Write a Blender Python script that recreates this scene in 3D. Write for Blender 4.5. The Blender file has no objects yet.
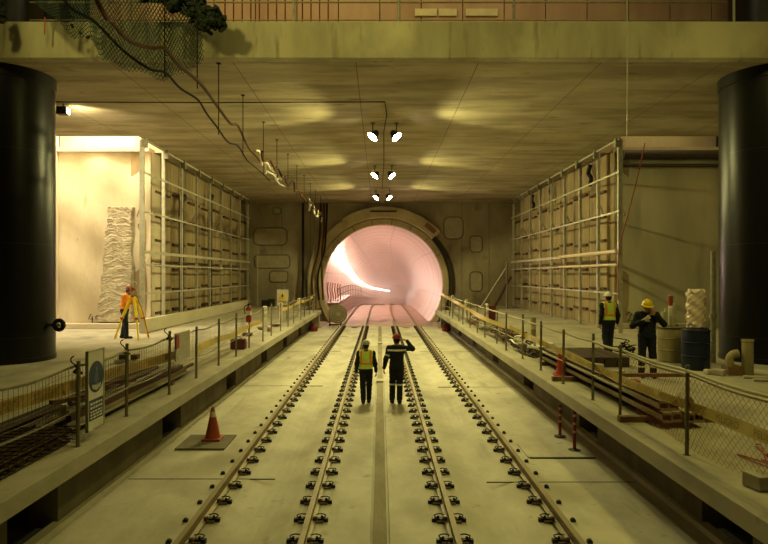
import bpy, math, random
import numpy as np
from mathutils import Vector, Matrix, Euler
random.seed(7); rng = np.random.default_rng(7)
sc = bpy.context.scene
COL = sc.collection
PI = math.pi
PZ = 1.15          # platform level
CZ = 8.68          # underside of the ceiling
EYE = 3.4
F = 600.0

def at(x, y, d):
    "point at depth d behind picture point (x, y)"
    return Vector(((x-380)*d/F, d, EYE+(275-y)*d/F))

# ------------------------------------------------------------------ materials
def mat(name, c1, c2=None, scale=3.0, stretch=(1,1,1), rough=.8, metal=0.0, bump=0.0, bscale=None, detail=6,
        lo=.35, hi=.65, spots=None, emit=None, spec=.3, line=None, rot=(0,0,0)):
    m = bpy.data.materials.new(name); m.use_nodes = True
    nt = m.node_tree; N = nt.nodes; L = nt.links
    b = N['Principled BSDF']
    b.inputs['Roughness'].default_value = rough
    b.inputs['Metallic'].default_value = metal
    b.inputs['Specular IOR Level'].default_value = spec
    b.inputs['Base Color'].default_value = (*c1, 1)
    if emit:
        b.inputs['Emission Color'].default_value = (*emit[0], 1)
        b.inputs['Emission Strength'].default_value = emit[1]
    tc = N.new('ShaderNodeTexCoord'); mp = N.new('ShaderNodeMapping')
    mp.inputs['Scale'].default_value = stretch; mp.inputs['Rotation'].default_value = rot
    L.new(tc.outputs['Object'], mp.inputs['Vector'])
    out = None
    if c2 is None: c2 = tuple(v*.8 for v in c1)
    n = N.new('ShaderNodeTexNoise'); n.inputs['Scale'].default_value = scale; n.inputs['Detail'].default_value = detail
    n.inputs['Roughness'].default_value = .62
    L.new(mp.outputs[0], n.inputs['Vector'])
    r = N.new('ShaderNodeValToRGB')
    r.color_ramp.elements[0].position = lo; r.color_ramp.elements[0].color = (*c2, 1)
    r.color_ramp.elements[1].position = hi; r.color_ramp.elements[1].color = (*c1, 1)
    L.new(n.outputs['Fac'], r.inputs['Fac']); out = r.outputs['Color']
    if spots:
        for (sc_, sscale, th, sstr) in spots:
            mp2 = N.new('ShaderNodeMapping'); mp2.inputs['Scale'].default_value = sstr
            L.new(tc.outputs['Object'], mp2.inputs['Vector'])
            n2 = N.new('ShaderNodeTexNoise'); n2.inputs['Scale'].default_value = sscale; n2.inputs['Detail'].default_value = 5
            L.new(mp2.outputs[0], n2.inputs['Vector'])
            r2 = N.new('ShaderNodeValToRGB'); r2.color_ramp.elements[0].position = th; r2.color_ramp.elements[1].position = th+.13
            L.new(n2.outputs['Fac'], r2.inputs['Fac'])
            mx = N.new('ShaderNodeMix'); mx.data_type = 'RGBA'
            L.new(r2.outputs['Color'], mx.inputs['Factor']); L.new(out, mx.inputs['A']); mx.inputs['B'].default_value = (*sc_, 1)
            out = mx.outputs['Result']
    if line:
        # repeating joints: (axis, period, offset, half width, colour)
        for (src, axis, per, off, hw, lc) in line:
            sp = N.new('ShaderNodeSeparateXYZ'); L.new(tc.outputs[src], sp.inputs[0])
            a = N.new('ShaderNodeMath'); a.operation = 'ADD'; a.inputs[1].default_value = off; L.new(sp.outputs[axis], a.inputs[0])
            d = N.new('ShaderNodeMath'); d.operation = 'PINGPONG'; d.inputs[1].default_value = per/2; L.new(a.outputs[0], d.inputs[0])
            g = N.new('ShaderNodeMath'); g.operation = 'LESS_THAN'; g.inputs[1].default_value = hw; L.new(d.outputs[0], g.inputs[0])
            mx = N.new('ShaderNodeMix'); mx.data_type = 'RGBA'
            L.new(g.outputs[0], mx.inputs['Factor']); L.new(out, mx.inputs['A']); mx.inputs['B'].default_value = (*lc, 1)
            out = mx.outputs['Result']
    L.new(out, b.inputs['Base Color'])
    if bump:
        bp = N.new('ShaderNodeBump'); bp.inputs['Strength'].default_value = bump; bp.inputs['Distance'].default_value = .05
        nb = N.new('ShaderNodeTexNoise'); nb.inputs['Scale'].default_value = bscale or scale*4; nb.inputs['Detail'].default_value = 6
        L.new(mp.outputs[0], nb.inputs['Vector'])
        L.new(nb.outputs['Fac'], bp.inputs['Height']); L.new(bp.outputs[0], b.inputs['Normal'])
    return m

M = {}
M['slab'] = mat('pale_track_concrete', (.55,.51,.40), (.40,.365,.27), 1.3, (1,.55,1), rough=.75, bump=.12, bscale=9,
                spots=[((.33,.295,.21), .55, .54, (1,.6,1)), ((.27,.24,.17), 3.1, .64, (1,1,1)), ((.30,.27,.19), 1.1, .60, (1.6,.25,1))])
M['joint'] = mat('slab_joint', (.10,.09,.07), rough=.9)
M['strip'] = mat('cable_trough_concrete', (.30,.255,.16), (.20,.165,.10), 2.5, (1,.3,1), rough=.85, bump=.2)
M['platform'] = mat('platform_concrete', (.44,.40,.29), (.31,.28,.20), 1.2, (1,.6,1), rough=.85, bump=.2, bscale=10,
                spots=[((.24,.22,.18), .7, .58, (1,.7,1)), ((.20,.17,.12), 4.0, .68, (1,1,1))])
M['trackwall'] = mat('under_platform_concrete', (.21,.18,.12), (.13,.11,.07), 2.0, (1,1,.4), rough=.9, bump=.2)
M['ceiling'] = mat('board_marked_ceiling', (.45,.38,.25), (.28,.23,.145), .8, (.3,1.5,1), rough=.9, bump=.35, bscale=5, lo=.38, hi=.60, detail=9,
                spots=[((.25,.21,.135), 1.0, .55, (.35,1.3,1)), ((.20,.16,.10), 3.2, .62, (.45,1.1,1)), ((.50,.44,.31), .45, .56, (.6,1,1))],
                line=[('Object',0,3.05,.6,.012,(.15,.12,.075))])
M['edge'] = mat('slab_edge_concrete', (.48,.43,.29), (.33,.29,.19), 1.1, (1,1,.3), rough=.85, bump=.15,
                spots=[((.60,.54,.36), .45, .56, (1,1,.8)), ((.20,.17,.11), 2.4, .60, (1.4,1,.2))])
M['endwall'] = mat('end_wall_concrete', (.40,.345,.23), (.27,.225,.145), .7, (1,1,.5), rough=.9, bump=.25, bscale=5,
                spots=[((.17,.14,.10), .8, .57, (1,1,.6))])
M['patch'] = mat('wall_repair_patch', (.42,.37,.25), (.34,.29,.19), 2.0, rough=.9, bump=.3)
M['patchline'] = mat('wall_repair_outline', (.19,.165,.12), rough=.95)
M['recess'] = mat('pale_shotcrete', (.60,.52,.38), (.50,.42,.29), .8, (1,1,.45), rough=.9, bump=.32, bscale=4.5,
                spots=[((.40,.33,.22), .9, .62, (1.4,1,.4)), ((.30,.24,.16), 3.5, .70, (1.5,1,.6))])
M['recess2'] = mat('olive_shotcrete', (.50,.47,.32), (.38,.355,.24), .6, (1,1,.3), rough=.9, bump=.2, bscale=4,
                spots=[((.24,.23,.16), .6, .60, (1,1,.2))])
M['sidewall'] = mat('pile_wall', (.36,.275,.15), (.24,.18,.095), .9, (1,1,.35), rough=.9, bump=.4, bscale=5,
                spots=[((.24,.19,.12), 1.0, .60, (1,1,.4))])
M['rough'] = mat('rough_render', (.52,.46,.34), (.36,.31,.22), 3.0, rough=.95, bump=.6, bscale=10)
M['column'] = mat('black_column_wrap', (.006,.006,.005), (.010,.009,.007), 1.5, (1,1,.3), rough=.33, bump=.15, bscale=3, spec=.25,
                line=[('Object',2,2.4,.6,.008,(.03,.028,.022))])
M['ring'] = mat('portal_ring_concrete', (.56,.47,.29), (.40,.33,.20), 1.0, rough=.85, bump=.3, bscale=6)
M['tunnel'] = mat('tunnel_segments', (.60,.43,.36), (.52,.36,.295), .35, rough=.34, spec=.5, bump=.05,
                line=[('UV',1,4.2,0,.16,(.22,.14,.11)), ('UV',0,PI/4,.2,.010,(.34,.23,.19))])
M['tfloor'] = mat('tunnel_invert', (.52,.38,.31), (.40,.29,.23), .8, rough=.8)
M['rail'] = mat('rail_steel', (.33,.265,.155), (.24,.19,.105), 6, (1,.2,1), rough=.62, metal=.2)
M['railside'] = mat('rail_base_rust', (.20,.16,.11), rough=.6, metal=.3)
M['clip'] = mat('black_fastener', (.022,.020,.017), rough=.55)
M['galv'] = mat('galvanised_steel', (.50,.48,.36), (.38,.36,.26), 5, rough=.45, metal=.35)
M['galvold'] = mat('weathered_tube', (.30,.28,.21), (.20,.18,.13), 8, rough=.55, metal=.4)
M['post'] = mat('fence_post_steel', (.27,.24,.15), (.19,.165,.10), 6, rough=.55, metal=.4)
M['wood'] = mat('raw_timber', (.24,.14,.07), (.16,.09,.045), 6, (1,.15,1), rough=.8, bump=.15)
M['kerb'] = mat('pale_board', (.52,.48,.34), (.42,.38,.26), 1.5, (1,.3,1), rough=.8)
M['black'] = mat('black_plastic', (.012,.012,.012), rough=.5)
M['brownrust'] = mat('rusty_steel', (.13,.07,.04), (.08,.045,.025), 12, rough=.8, metal=.2)
M['steel'] = mat('mill_steel', (.42,.36,.24), (.30,.25,.16), 5, (1,.2,1), rough=.6, metal=.1)
M['dark'] = mat('dark_steel', (.06,.05,.04), rough=.6, metal=.3)
M['rebar'] = mat('rebar', (.10,.07,.045), (.06,.04,.03), 12, rough=.75, metal=.3)
M['orange_cone'] = mat('cone_orange', (.38,.075,.03), (.30,.06,.024), 4, rough=.5)
M['conewhite'] = mat('cone_collar', (.75,.62,.42), rough=.4)
M['cone_red'] = mat('cone_red', (.50,.05,.035), (.38,.04,.03), 4, rough=.5)
M['red'] = mat('red_paint', (.34,.035,.025), (.26,.028,.02), 5, rough=.5)
M['sackred'] = mat('dark_red_sack', (.20,.03,.02), rough=.8)
M['maroon'] = mat('maroon_case', (.13,.025,.03), (.09,.02,.02), 5, rough=.55)
M['white'] = mat('white_plastic', (.70,.67,.55), (.58,.55,.44), 4, rough=.5)
M['blue'] = mat('sign_blue', (.010,.028,.11), rough=.45)
M['navyblue'] = mat('blue_drum_plastic', (.014,.022,.055), (.01,.015,.035), 4, rough=.45, spots=[((.07,.065,.05),2.0,.60,(1,1,1))])
M['cream'] = mat('dirty_drum', (.38,.32,.17), (.24,.20,.10), 3, (1,1,.4), rough=.6)
M['tape'] = mat('yellow_tape', (.58,.45,.09), (.48,.36,.07), 3, rough=.4)
M['tape_txt'] = mat('tape_lettering', (.30,.20,.035), rough=.5)
M['paletape'] = mat('orange_tape', (.56,.38,.11), (.46,.30,.08), 3, rough=.5)
M['net_o'] = mat('orange_net', (.42,.15,.06), rough=.6)
M['net_t'] = mat('tan_net', (.16,.12,.055), rough=.6)
M['net_g'] = mat('green_net', (.055,.07,.045), (.03,.05,.045), .8, rough=.85)
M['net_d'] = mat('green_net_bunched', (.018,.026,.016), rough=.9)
M['cable_b'] = mat('brown_cable', (.085,.036,.015), (.06,.025,.01), 3, rough=.75, spec=.1)
M['cable_k'] = mat('black_cable', (.018,.016,.012), rough=.85, spec=.1)
M['cable_w'] = mat('pale_cable', (.60,.55,.42), rough=.5)
M['hose_p'] = mat('faded_red_hose', (.34,.15,.12), rough=.7)
M['cable_r'] = mat('red_rope', (.35,.07,.04), rough=.7)
M['hoard'] = mat('brown_hoarding', (.44,.28,.18), (.33,.20,.12), 1.2, (1,1,.3), rough=.85, spots=[((.42,.30,.14), 1.5, .60, (1,1,1))])
M['hoardlight'] = mat('pale_sheet', (.62,.52,.30), rough=.8)
M['lens_dim'] = mat('work_lamp_lens', (.6,.6,.5), rough=.3, emit=((1,.85,.5), 3))
M['figure'] = mat('sign_figure', (.09,.13,.19), rough=.5)
M['lens'] = mat('lamp_lens', (.9,.9,.8), rough=.3, emit=((1,.93,.62), 60))
M['tlens'] = mat('tunnel_lamp_tube', (.9,.9,.9), rough=.3, emit=((1,.78,.64), 42))
M['yellow'] = mat('yellow_paint', (.80,.60,.02), (.70,.50,.02), 4, rough=.45)
M['foil'] = mat('crumpled_wrap', (.88,.72,.58), (.72,.56,.44), 5, rough=.28, bump=.5, bscale=9, spec=.7)
M['rubble'] = mat('pale_rubble', (.50,.46,.36), (.35,.31,.24), 6, rough=.9)
# clothes
M['skin'] = mat('skin', (.36,.20,.12), (.31,.17,.10), 20, rough=.55)
M['hair'] = mat('dark_hair', (.02,.015,.012), rough=.7)
M['navy'] = mat('navy_cloth', (.014,.016,.022), (.009,.010,.014), 14, rough=.85, bump=.3, bscale=30)
M['jeans'] = mat('dark_denim', (.022,.028,.045), (.014,.018,.03), 14, rough=.9, bump=.3, bscale=30)
M['hivis'] = mat('hi_vis_yellow', (.66,.86,.12), (.58,.76,.10), 10, rough=.7, bump=.2, bscale=25)
M['hivis_o'] = mat('hi_vis_orange_stripe', (.88,.30,.12), rough=.6)
M['shirt_o'] = mat('orange_shirt', (.85,.28,.025), (.72,.23,.02), 10, rough=.8, bump=.2, bscale=25)
M['reflect'] = mat('reflective_band', (.80,.78,.66), rough=.35)
M['boot'] = mat('work_boot', (.018,.014,.011), rough=.6)
M['h_green'] = mat('olive_white_helmet', (.40,.42,.26), rough=.35)
M['h_red'] = mat('red_helmet', (.26,.022,.02), rough=.35)
M['h_white'] = mat('white_helmet', (.78,.76,.66), rough=.35)
M['h_yellow'] = mat('yellow_helmet', (.85,.62,.02), rough=.35)
M['glove'] = mat('pale_glove', (.62,.56,.42), rough=.8)

# ------------------------------------------------------------------ mesh helpers
class MB:
    def __init__(s): s.v = []; s.f = []; s.mi = []; s.cur = 0
    def add(s, vs, fs):
        b = len(s.v); s.v.extend([tuple(v) for v in vs]); s.f.extend([tuple(b+i for i in f) for f in fs]); s.mi.extend([s.cur]*len(fs))
    def box(s, x0, x1, y0, y1, z0, z1):
        s.add([(x,y,z) for z in (z0,z1) for y in (y0,y1) for x in (x0,x1)],
              [(0,2,3,1),(4,5,7,6),(0,1,5,4),(2,6,7,3),(0,4,6,2),(1,3,7,5)]); return s
    def cbox(s, c, size, R=None):
        hx,hy,hz = (q/2 for q in size); R = R or Matrix.Identity(3); c = Vector(c)
        s.add([c + R @ Vector((x,y,z)) for z in (-hz,hz) for y in (-hy,hy) for x in (-hx,hx)],
              [(0,2,3,1),(4,5,7,6),(0,1,5,4),(2,6,7,3),(0,4,6,2),(1,3,7,5)]); return s
    def tube(s, pts, r, n=8, r2=None, cap=True):
        pts = [Vector(p) for p in pts]; m = len(pts); up = None; vs = []
        for i,p in enumerate(pts):
            t = (pts[min(i+1,m-1)] - pts[max(i-1,0)])
            t = t.normalized() if t.length > 1e-9 else Vector((0,0,1))
            if up is None:
                a = Vector((0,0,1)) if abs(t.z) < .9 else Vector((1,0,0))
                up = (a - t*a.dot(t)).normalized()
            else:
                up = up - t*up.dot(t)
                up = up.normalized() if up.length > 1e-6 else t.orthogonal().normalized()
            w = t.cross(up); rr = r if r2 is None else r+(r2-r)*i/(m-1)
            for k in range(n):
                a = 2*PI*k/n; vs.append(p + up*(math.cos(a)*rr) + w*(math.sin(a)*rr))
        fs = [(i*n+k, i*n+(k+1)%n, (i+1)*n+(k+1)%n, (i+1)*n+k) for i in range(m-1) for k in range(n)]
        if cap: fs += [tuple(range(n-1,-1,-1)), tuple((m-1)*n+k for k in range(n))]
        s.add(vs, fs); return s
    def cyl(s, a, b, r, r2=None, n=20): return s.tube([a,b], r, n, r if r2 is None else r2)
    def lathe(s, prof, c=(0,0,0), n=24, axis=None):
        c = Vector(c); R = axis or Matrix.Identity(3); vs = []; m = len(prof)
        for (r,z) in prof:
            for k in range(n):
                a = 2*PI*k/n; vs.append(c + R @ Vector((r*math.cos(a), r*math.sin(a), z)))
        fs = [(i*n+k, i*n+(k+1)%n, (i+1)*n+(k+1)%n, (i+1)*n+k) for i in range(m-1) for k in range(n)]
        fs += [tuple(range(n-1,-1,-1)), tuple((m-1)*n+k for k in range(n))]
        s.add(vs, fs); return s
    def prism(s, poly, y0, y1):
        "poly of (x,z), extruded along y"
        n = len(poly)
        s.add([(x,y0,z) for x,z in poly]+[(x,y1,z) for x,z in poly],
              [tuple(range(n)), tuple(range(2*n-1,n-1,-1))]+[(i,i+n,(i+1)%n+n,(i+1)%n) for i in range(n)]); return s
    def build(s, name, m, parent=None, smooth=False, bevel=0, origin=None):
        me = bpy.data.meshes.new(name)
        o0 = Vector(origin) if origin is not None else Vector((0,0,0))
        me.from_pydata([Vector(v)-o0 for v in s.v], [], s.f)
        ms = m if isinstance(m, (list,tuple)) else [m]
        for q in ms: me.materials.append(q)
        if len(ms) > 1: me.polygons.foreach_set('material_index', s.mi)
        if smooth: me.polygons.foreach_set('use_smooth', [True]*len(me.polygons))
        import bmesh
        bm = bmesh.new(); bm.from_mesh(me); bmesh.ops.recalc_face_normals(bm, faces=bm.faces); bm.to_mesh(me); bm.free()
        me.update()
        if smooth:
            try: me.set_sharp_from_angle(angle=math.radians(38))
            except Exception: pass
        o = bpy.data.objects.new(name, me); COL.objects.link(o)
        o.location = o0
        if parent is not None: o.parent = parent
        if bevel:
            b = o.modifiers.new('bevel', 'BEVEL'); b.width = bevel; b.segments = 2; b.limit_method = 'ANGLE'
        return o

def tag(o, label, cat, group=None, kind=None):
    o['label'] = label; o['category'] = cat
    if group: o['group'] = group
    if kind: o['kind'] = kind
    return o
def struct(o, label=None, cat=None):
    o['kind'] = 'structure'
    if label: o['label'] = label; o['category'] = cat
    return o
def thing(name, label, cat, loc=(0,0,0), rz=0, group=None):
    o = bpy.data.objects.new(name, None); COL.objects.link(o); o.empty_display_size = .2
    o.location = loc; o.rotation_euler = (0,0,rz)
    return tag(o, label, cat, group)
def smooth_path(P, k=8):
    P = [Vector(p) for p in P]; out = []
    for i in range(len(P)-1):
        p0 = P[max(i-1,0)]; p1 = P[i]; p2 = P[i+1]; p3 = P[min(i+2,len(P)-1)]
        for j in range(k):
            t = j/k
            out.append(.5*((2*p1)+(p2-p0)*t+(2*p0-5*p1+4*p2-p3)*t*t+(3*p1-p0-3*p2+p3)*t**3))
    out.append(P[-1]); return out
def copy_thing(root, loc, rz=0, label=None, group=None):
    r = root.copy(); COL.objects.link(r); r.location = loc; r.rotation_euler = (0,0,rz)
    if label: r['label'] = label
    if group: r['group'] = group
    for ch in list(root.children):
        c = ch.copy(); COL.objects.link(c); c.parent = r
        for g in list(ch.children):
            d = g.copy(); COL.objects.link(d); d.parent = c
    return r
ORD = ['nearest','second','third','fourth','fifth','sixth','seventh','eighth','ninth','tenth','eleventh','twelfth','thirteenth','fourteenth','fifteenth','sixteenth']

# ------------------------------------------------------------------ tunnel alignment
_d = np.arange(0, 420.1, .5); _sl = np.zeros_like(_d)
for i,q in enumerate(_d):
    _sl[i] = 0 if q < 55 else -.05*(q-55)/25 if q < 80 else -.05 if q < 110 else -.05+.02*(q-110)/20 if q < 130 else -.03
_dz = np.concatenate([[0], np.cumsum(_sl[:-1]*.5)])
_sx = np.clip((_d-55)/25, 0, 1)*.036
_dx = np.concatenate([[0], np.cumsum(_sx[:-1]*.5)])
def T(d): return float(np.interp(d,_d,_dx)), float(np.interp(d,_d,_dz))
TX, TZ, TR = .22, 2.70, 4.33
YW = 44.0          # end wall
YT = 39.6          # slab stops, tunnel invert begins

# ------------------------------------------------------------------ the setting
def floor_mesh():
    # cross profile of the track slab
    P = [(-4.42,.07),(-4.27,.07),(-4.25,0)]
    for x in np.arange(-4.1,-2.1,.5): P.append((float(x),0))
    for x0 in (-2.2,):
        for t in np.linspace(0,1,9): P.append((x0+1.05*t, -.085*math.sin(PI*t)**1.5))
    P += [(-.8,0),(-.5,0),(-.13,0),(-.125,-.05),(-.095,-.05),(-.09,-.01)]
    P = P + [(-x,z) for x,z in reversed(P)]
    ys = list(np.linspace(3.0, YT, 40)); m = MB(); n = len(P)
    vs = [(x,y,z) for y in ys for x,z in P]
    fs = [(j*n+i, j*n+i+1, (j+1)*n+i+1, (j+1)*n+i) for j in range(len(ys)-1) for i in range(n-1)]
    m.add(vs, fs); return m
fl = floor_mesh().build('floor', M['slab']); struct(fl)
j = MB()
for (y,xa,xb) in ((10.0,-4.2,-1.75),(18.4,-4.2,-1.75),(26.8,-4.2,-1.75),(9.85,1.75,4.2),(18.2,1.75,4.2),(26.6,1.75,4.2),(33.0,1.75,4.2),(33.2,-4.2,-1.75)):
    j.box(xa,xb,y-.016,y+.016,-.01,.003)
jo = j.build('slab_joint', M['joint'], fl)
s = MB(); s.box(-.09,.09,3.0,YT,-.02,.008)
so = s.build('trough_strip', M['strip'], fl)
for k,y in enumerate((18.9, 29.5)):
    s = MB(); s.box(-.11,.11,y,y+.42,.0,.07)
    tag(s.build('junction_box', M['kerb'], bevel=.01), ['pale junction box on the centre trough between the two walkers','small pale junction box on the centre trough near the tunnel mouth'][k], 'box')
# tunnel invert
m = MB(); ys = [YT+.0]+list(np.arange(42, 330, 3.0)); vs = []
for y in ys:
    dx,dz = T(y); w = 3.3 if y > YW-.1 else 3.9
    vs += [(TX*(1 if y>YW-.1 else 0)-w+dx,y,dz-.005),(dx,y,dz-.005),(TX*(1 if y>YW-.1 else 0)+w+dx,y,dz-.005)]
m.add(vs, [(i*3+k,i*3+k+1,(i+1)*3+k+1,(i+1)*3+k) for i in range(len(ys)-1) for k in (0,1)])
struct(m.build('floor_tunnel', M['tfloor']))

def platform(sgn, xe):
    m = MB(); a,b = sorted((sgn*xe, sgn*16.2)); m.box(a,b,2.6,38.4,PZ-.22,PZ)
    a,b = sorted((sgn*5.3, sgn*16.2)); m.box(a,b,38.4,YW+.2,PZ-.22,PZ)
    o = m.build('floor_left' if sgn<0 else 'floor_right', M['platform'], bevel=.012); struct(o)
    # trackside wall with cable recesses
    m = MB(); x0 = sgn*4.35; x1 = sgn*4.75; a,b = sorted((x0,x1)); y = 2.6
    gaps = [(7.0+5.0*i, 8.1+5.0*i) for i in range(7)]
    for (g0,g1) in gaps:
        m.box(a,b,y,g0,-.02,PZ-.22); y = g1
    m.box(a,b,y,38.4,-.02,PZ-.22)
    c,d = sorted((sgn*5.4, sgn*5.6)); m.box(c,d,2.6,38.4,-.02,PZ-.22)
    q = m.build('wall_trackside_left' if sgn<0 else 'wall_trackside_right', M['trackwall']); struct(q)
    m = MB(); c,d = sorted((sgn*4.7, sgn*5.5)); m.box(c,d,2.6,38.4,-.06,-.02)
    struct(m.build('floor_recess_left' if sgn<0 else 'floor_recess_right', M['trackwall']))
platform(-1, 3.75); platform(1, 3.52)
for sgn in (-1,1):
    m = MB(); a,b = sorted((sgn*3.9, sgn*5.35)); m.box(a,b,38.4,38.8,-.02,PZ-.25)
    struct(m.build('wall_platform_end_left' if sgn<0 else 'wall_platform_end_right', M['platform']))
    m = MB(); a,b = sorted((sgn*3.8, sgn*5.5)); m.box(a,b,38.8,YW,-.06,.0)
    struct(m.build('floor_apron_left' if sgn<0 else 'floor_apron_right', M['tfloor']))

# ceiling slab with two open shafts
m = MB(); XS = 9.2
m.box(-17,17,14.92,22.85,CZ,CZ+.89); m.box(-XS,XS,22.85,YW+.3,CZ,CZ+.9)
m.box(-17,-13.9,22.85,25.5,CZ,CZ+.9); m.box(14.7,17,22.85,25.5,CZ,CZ+.9)
m.box(-10.6,-XS,25.9,YW+.3,CZ,CZ+.9); m.box(XS,10.6,25.9,YW+.3,CZ,CZ+.9)
struct(m.build('ceiling', M['ceiling']))
m = MB(); m.box(-17,17,14.6,14.92,CZ+.0,CZ+.89)
struct(m.build('trim_1', M['edge'], bevel=.015))
# end wall with a round opening
m = MB(); n = 96; x0,x1,z0,z1 = -10.4,10.4,-.05,CZ
ring = []; outr = []
for k in range(n):
    a = 2*PI*k/n; c,s_ = math.cos(a), math.sin(a)
    ring.append((TX+(TR+.03)*c, TZ+(TR+.03)*s_))
    t = min(((x1 if c>0 else x0)-TX)/c if abs(c)>1e-6 else 1e9, ((z1 if s_>0 else z0)-TZ)/s_ if abs(s_)>1e-6 else 1e9)
    outr.append((TX+t*c, TZ+t*s_))
vs = [(x,YW,max(z,z0)) for x,z in ring]+[(x,YW,z) for x,z in outr]
fs = [(k,(k+1)%n,(k+1)%n+n,k+n) for k in range(n)]
m.add(vs, fs)
for cx,cz in ((x0,z0),(x1,z0),(x0,z1),(x1,z1)):
    pass
ew = m.build('wall_back', M['endwall']); struct(ew)
m = MB(); m.box(x0,x1,YW+.9,YW+1.0,TZ+TR+.6,z1)   # solid ground behind the wall head
struct(m.build('wall_back_head', M['endwall']))
def patch(px0,px1,py0,py1,outline=True):
    a = at(px0,py1,YW); b = at(px1,py0,YW)
    m = MB(); w,h = b.x-a.x, b.z-a.z; cx,cz = (a.x+b.x)/2,(a.z+b.z)/2; r = min(w,h)*.3; P = []
    for q,(sx,sz) in enumerate(((1,1),(-1,1),(-1,-1),(1,-1))):
        for t in np.linspace(0,PI/2,5):
            an = q*PI/2+t; P.append((cx+sx*(w/2-r)+r*math.cos(an), cz+sz*(h/2-r)+r*math.sin(an)))
    m.prism(P, YW-.03, YW+.0); o = m.build('repair_patch', M['patch'], ew)
    m = MB(); pts = [(x,YW-.03,z) for x,z in P]; pts.append(pts[0]); m.tube(pts, .045, 5, cap=False); m.build('patch_outline', M['patchline'], o)
for p in ((255,290,255,268),(270,288,271,282),(254,287,228,245),(444,463,217,239),(470,482,236,252),(470,482,272,291),(273,281,208,214)): patch(*p)
# construction joints of the end wall
m = MB()
for x in (-7.2,-5.1,6.0,8.0): m.box(x-.02,x+.02,YW-.012,YW+.01,PZ,CZ)
m.build('joint_line', M['patchline'], ew)

# side walls of the station box: pile walls behind the stud frames
def sidewall(sgn):
    m = MB(); xa = sgn*9.95
    a,b = sorted((xa, sgn*10.6)); m.box(a,b,25.5,YW,PZ-.2,CZ)
    y = 26.0
    while y < YW-1:
        w = 1.05; c,d = sorted((xa, xa-sgn*.13)); m.box(c,d,y,y+w,PZ,CZ-.02); y += 1.09
    o = m.build('wall_left' if sgn<0 else 'wall_right', M['sidewall'], bevel=.03); struct(o)
    for zi,z in enumerate((1.75,2.75,3.75,4.9,6.0,7.1)):
        y = 26.0; k = 0
        while y < YW-1.5:
            L_ = 1.7+.25*((k*7+zi*3)%4)/4
            m = MB(); zz = z+.08*math.sin(k*2.3+zi); c,d = sorted((xa-sgn*.13, xa-sgn*.24)); m.box(c,d,y,y+L_,zz-.05,zz+.05)
            m.build('tie_bar', M['brownrust'], o); y += 2.3; k += 1
    # recess wall facing the camera, outer wall and shaft
    lr = 'left' if sgn<0 else 'right'
    mt = M['recess'] if sgn<0 else M['recess2']
    m = MB(); nx,nz = 44,60; X0 = 9.75 if sgn<0 else 9.97; X1 = 14.2 if sgn<0 else 14.9; vs = []
    for jz in range(nz+1):
        for i in range(nx+1):
            x = X0+(X1-X0)*i/nx; z = PZ-.1+(8.83-PZ)*jz/nz
            dy = .05*math.sin(x*3.1+z*.7)+.04*math.sin(z*2.3-x*1.7)+.008*rng.random()
            if sgn>0: dy *= .35
            vs.append((sgn*x, 25.5+dy*(1 if i else 0), z))
    m.add(vs, [(jz*(nx+1)+i, jz*(nx+1)+i+1,(jz+1)*(nx+1)+i+1,(jz+1)*(nx+1)+i) for jz in range(nz) for i in range(nx)])
    a,b = sorted((sgn*X0, sgn*X1)); m.box(a,b,25.62,26.6,PZ-.2,8.80)
    m.box(a,b,26.6,26.8,8.7,13)
    m.box(a,b,25.3,25.62,8.62,8.80)
    w = m.build('wall_recess_'+lr, mt, smooth=True); struct(w)
    # low kerb along its foot
    m = MB(); a,b = sorted((sgn*9.6, sgn*13.6)); m.box(a,b,25.05,25.45,PZ,PZ+.22)
    struct(m.build('baseboard_'+lr, mt, bevel=.03))
    m = MB(); XO = 13.65 if sgn<0 else 14.45; a,b = sorted((sgn*XO, sgn*(XO+.5))); m.box(a,b,16.5,25.5,PZ-.2,13)
    struct(m.build('wall_outer_'+lr, mt))
    m = MB(); a,b = sorted((sgn*9.2, sgn*9.3)); m.box(a,b,22.85,25.5,CZ+.9,12.5)
    a,b = sorted((sgn*9.2, sgn*13.65)); m.box(a,b,22.75,22.85,CZ+.9,12.5)
    struct(m.build('wall_shaft_'+lr, mt))
    return w
wl = sidewall(-1); wr = sidewall(1)
# rough rendered strip on the pale recess wall
nx,nz = 20,150; vs = []
_row = np.convolve(rng.normal(0,1,nz+30), [.15,.7,.15], 'same')
_ph = rng.uniform(0,6.3,8)
for jz in range(nz+1):
    t = jz/nz; z = PZ+.25+(6.3-PZ-.25)*t
    xl = -12.0+.5*t+.035*math.sin(t*31)+.02*math.sin(t*77); xr = -10.42-.025*math.sin(t*23)
    for i in range(nx+1):
        u = i/nx; sh = jz+3.5*math.sin(u*4+_ph[0])+2.2*math.sin(u*9+t*13+_ph[1])+8
        i0 = int(max(0,min(nz+28,math.floor(sh)))); fr_ = sh-math.floor(sh)
        b_ =   .06+.021*(_row[i0]*(1-fr_)+_row[i0+1]*fr_)*(.6+.4*math.sin(u*7+t*9))+.025*rng.random()
        if i in (0,nx) or jz in (0,nz): b_ = -.12
        vs.append((xl+(xr-xl)*u, 25.36-b_, z))
m = MB(); m.add(vs, [(jz*(nx+1)+i, jz*(nx+1)+i+1,(jz+1)*(nx+1)+i+1,(jz+1)*(nx+1)+i) for jz in range(nz) for i in range(nx)])
m.build('rough_render', M['rough'], wl)
# painted survey marks on the walls
def mark(polys, d, par, name='painted_mark', r=.022):
    m = MB()
    for pl in polys: m.tube([at(x,y,d) for x,y in pl], r, 5)
    m.build(name, M['black'], par)
mark([[(91,314),(88.5,319),(93,319)],[(92.2,316),(92.2,323)],[(96,316),(99,316),(99,319),(96,319),(96,316)],[(98,324),(105,324)]], 25.36, wl)
mark([[(626,315),(629,312),(632,314),(628,321),(634,320)],[(627,325),(632,326),(637,323)]], 25.44, wr)
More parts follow.
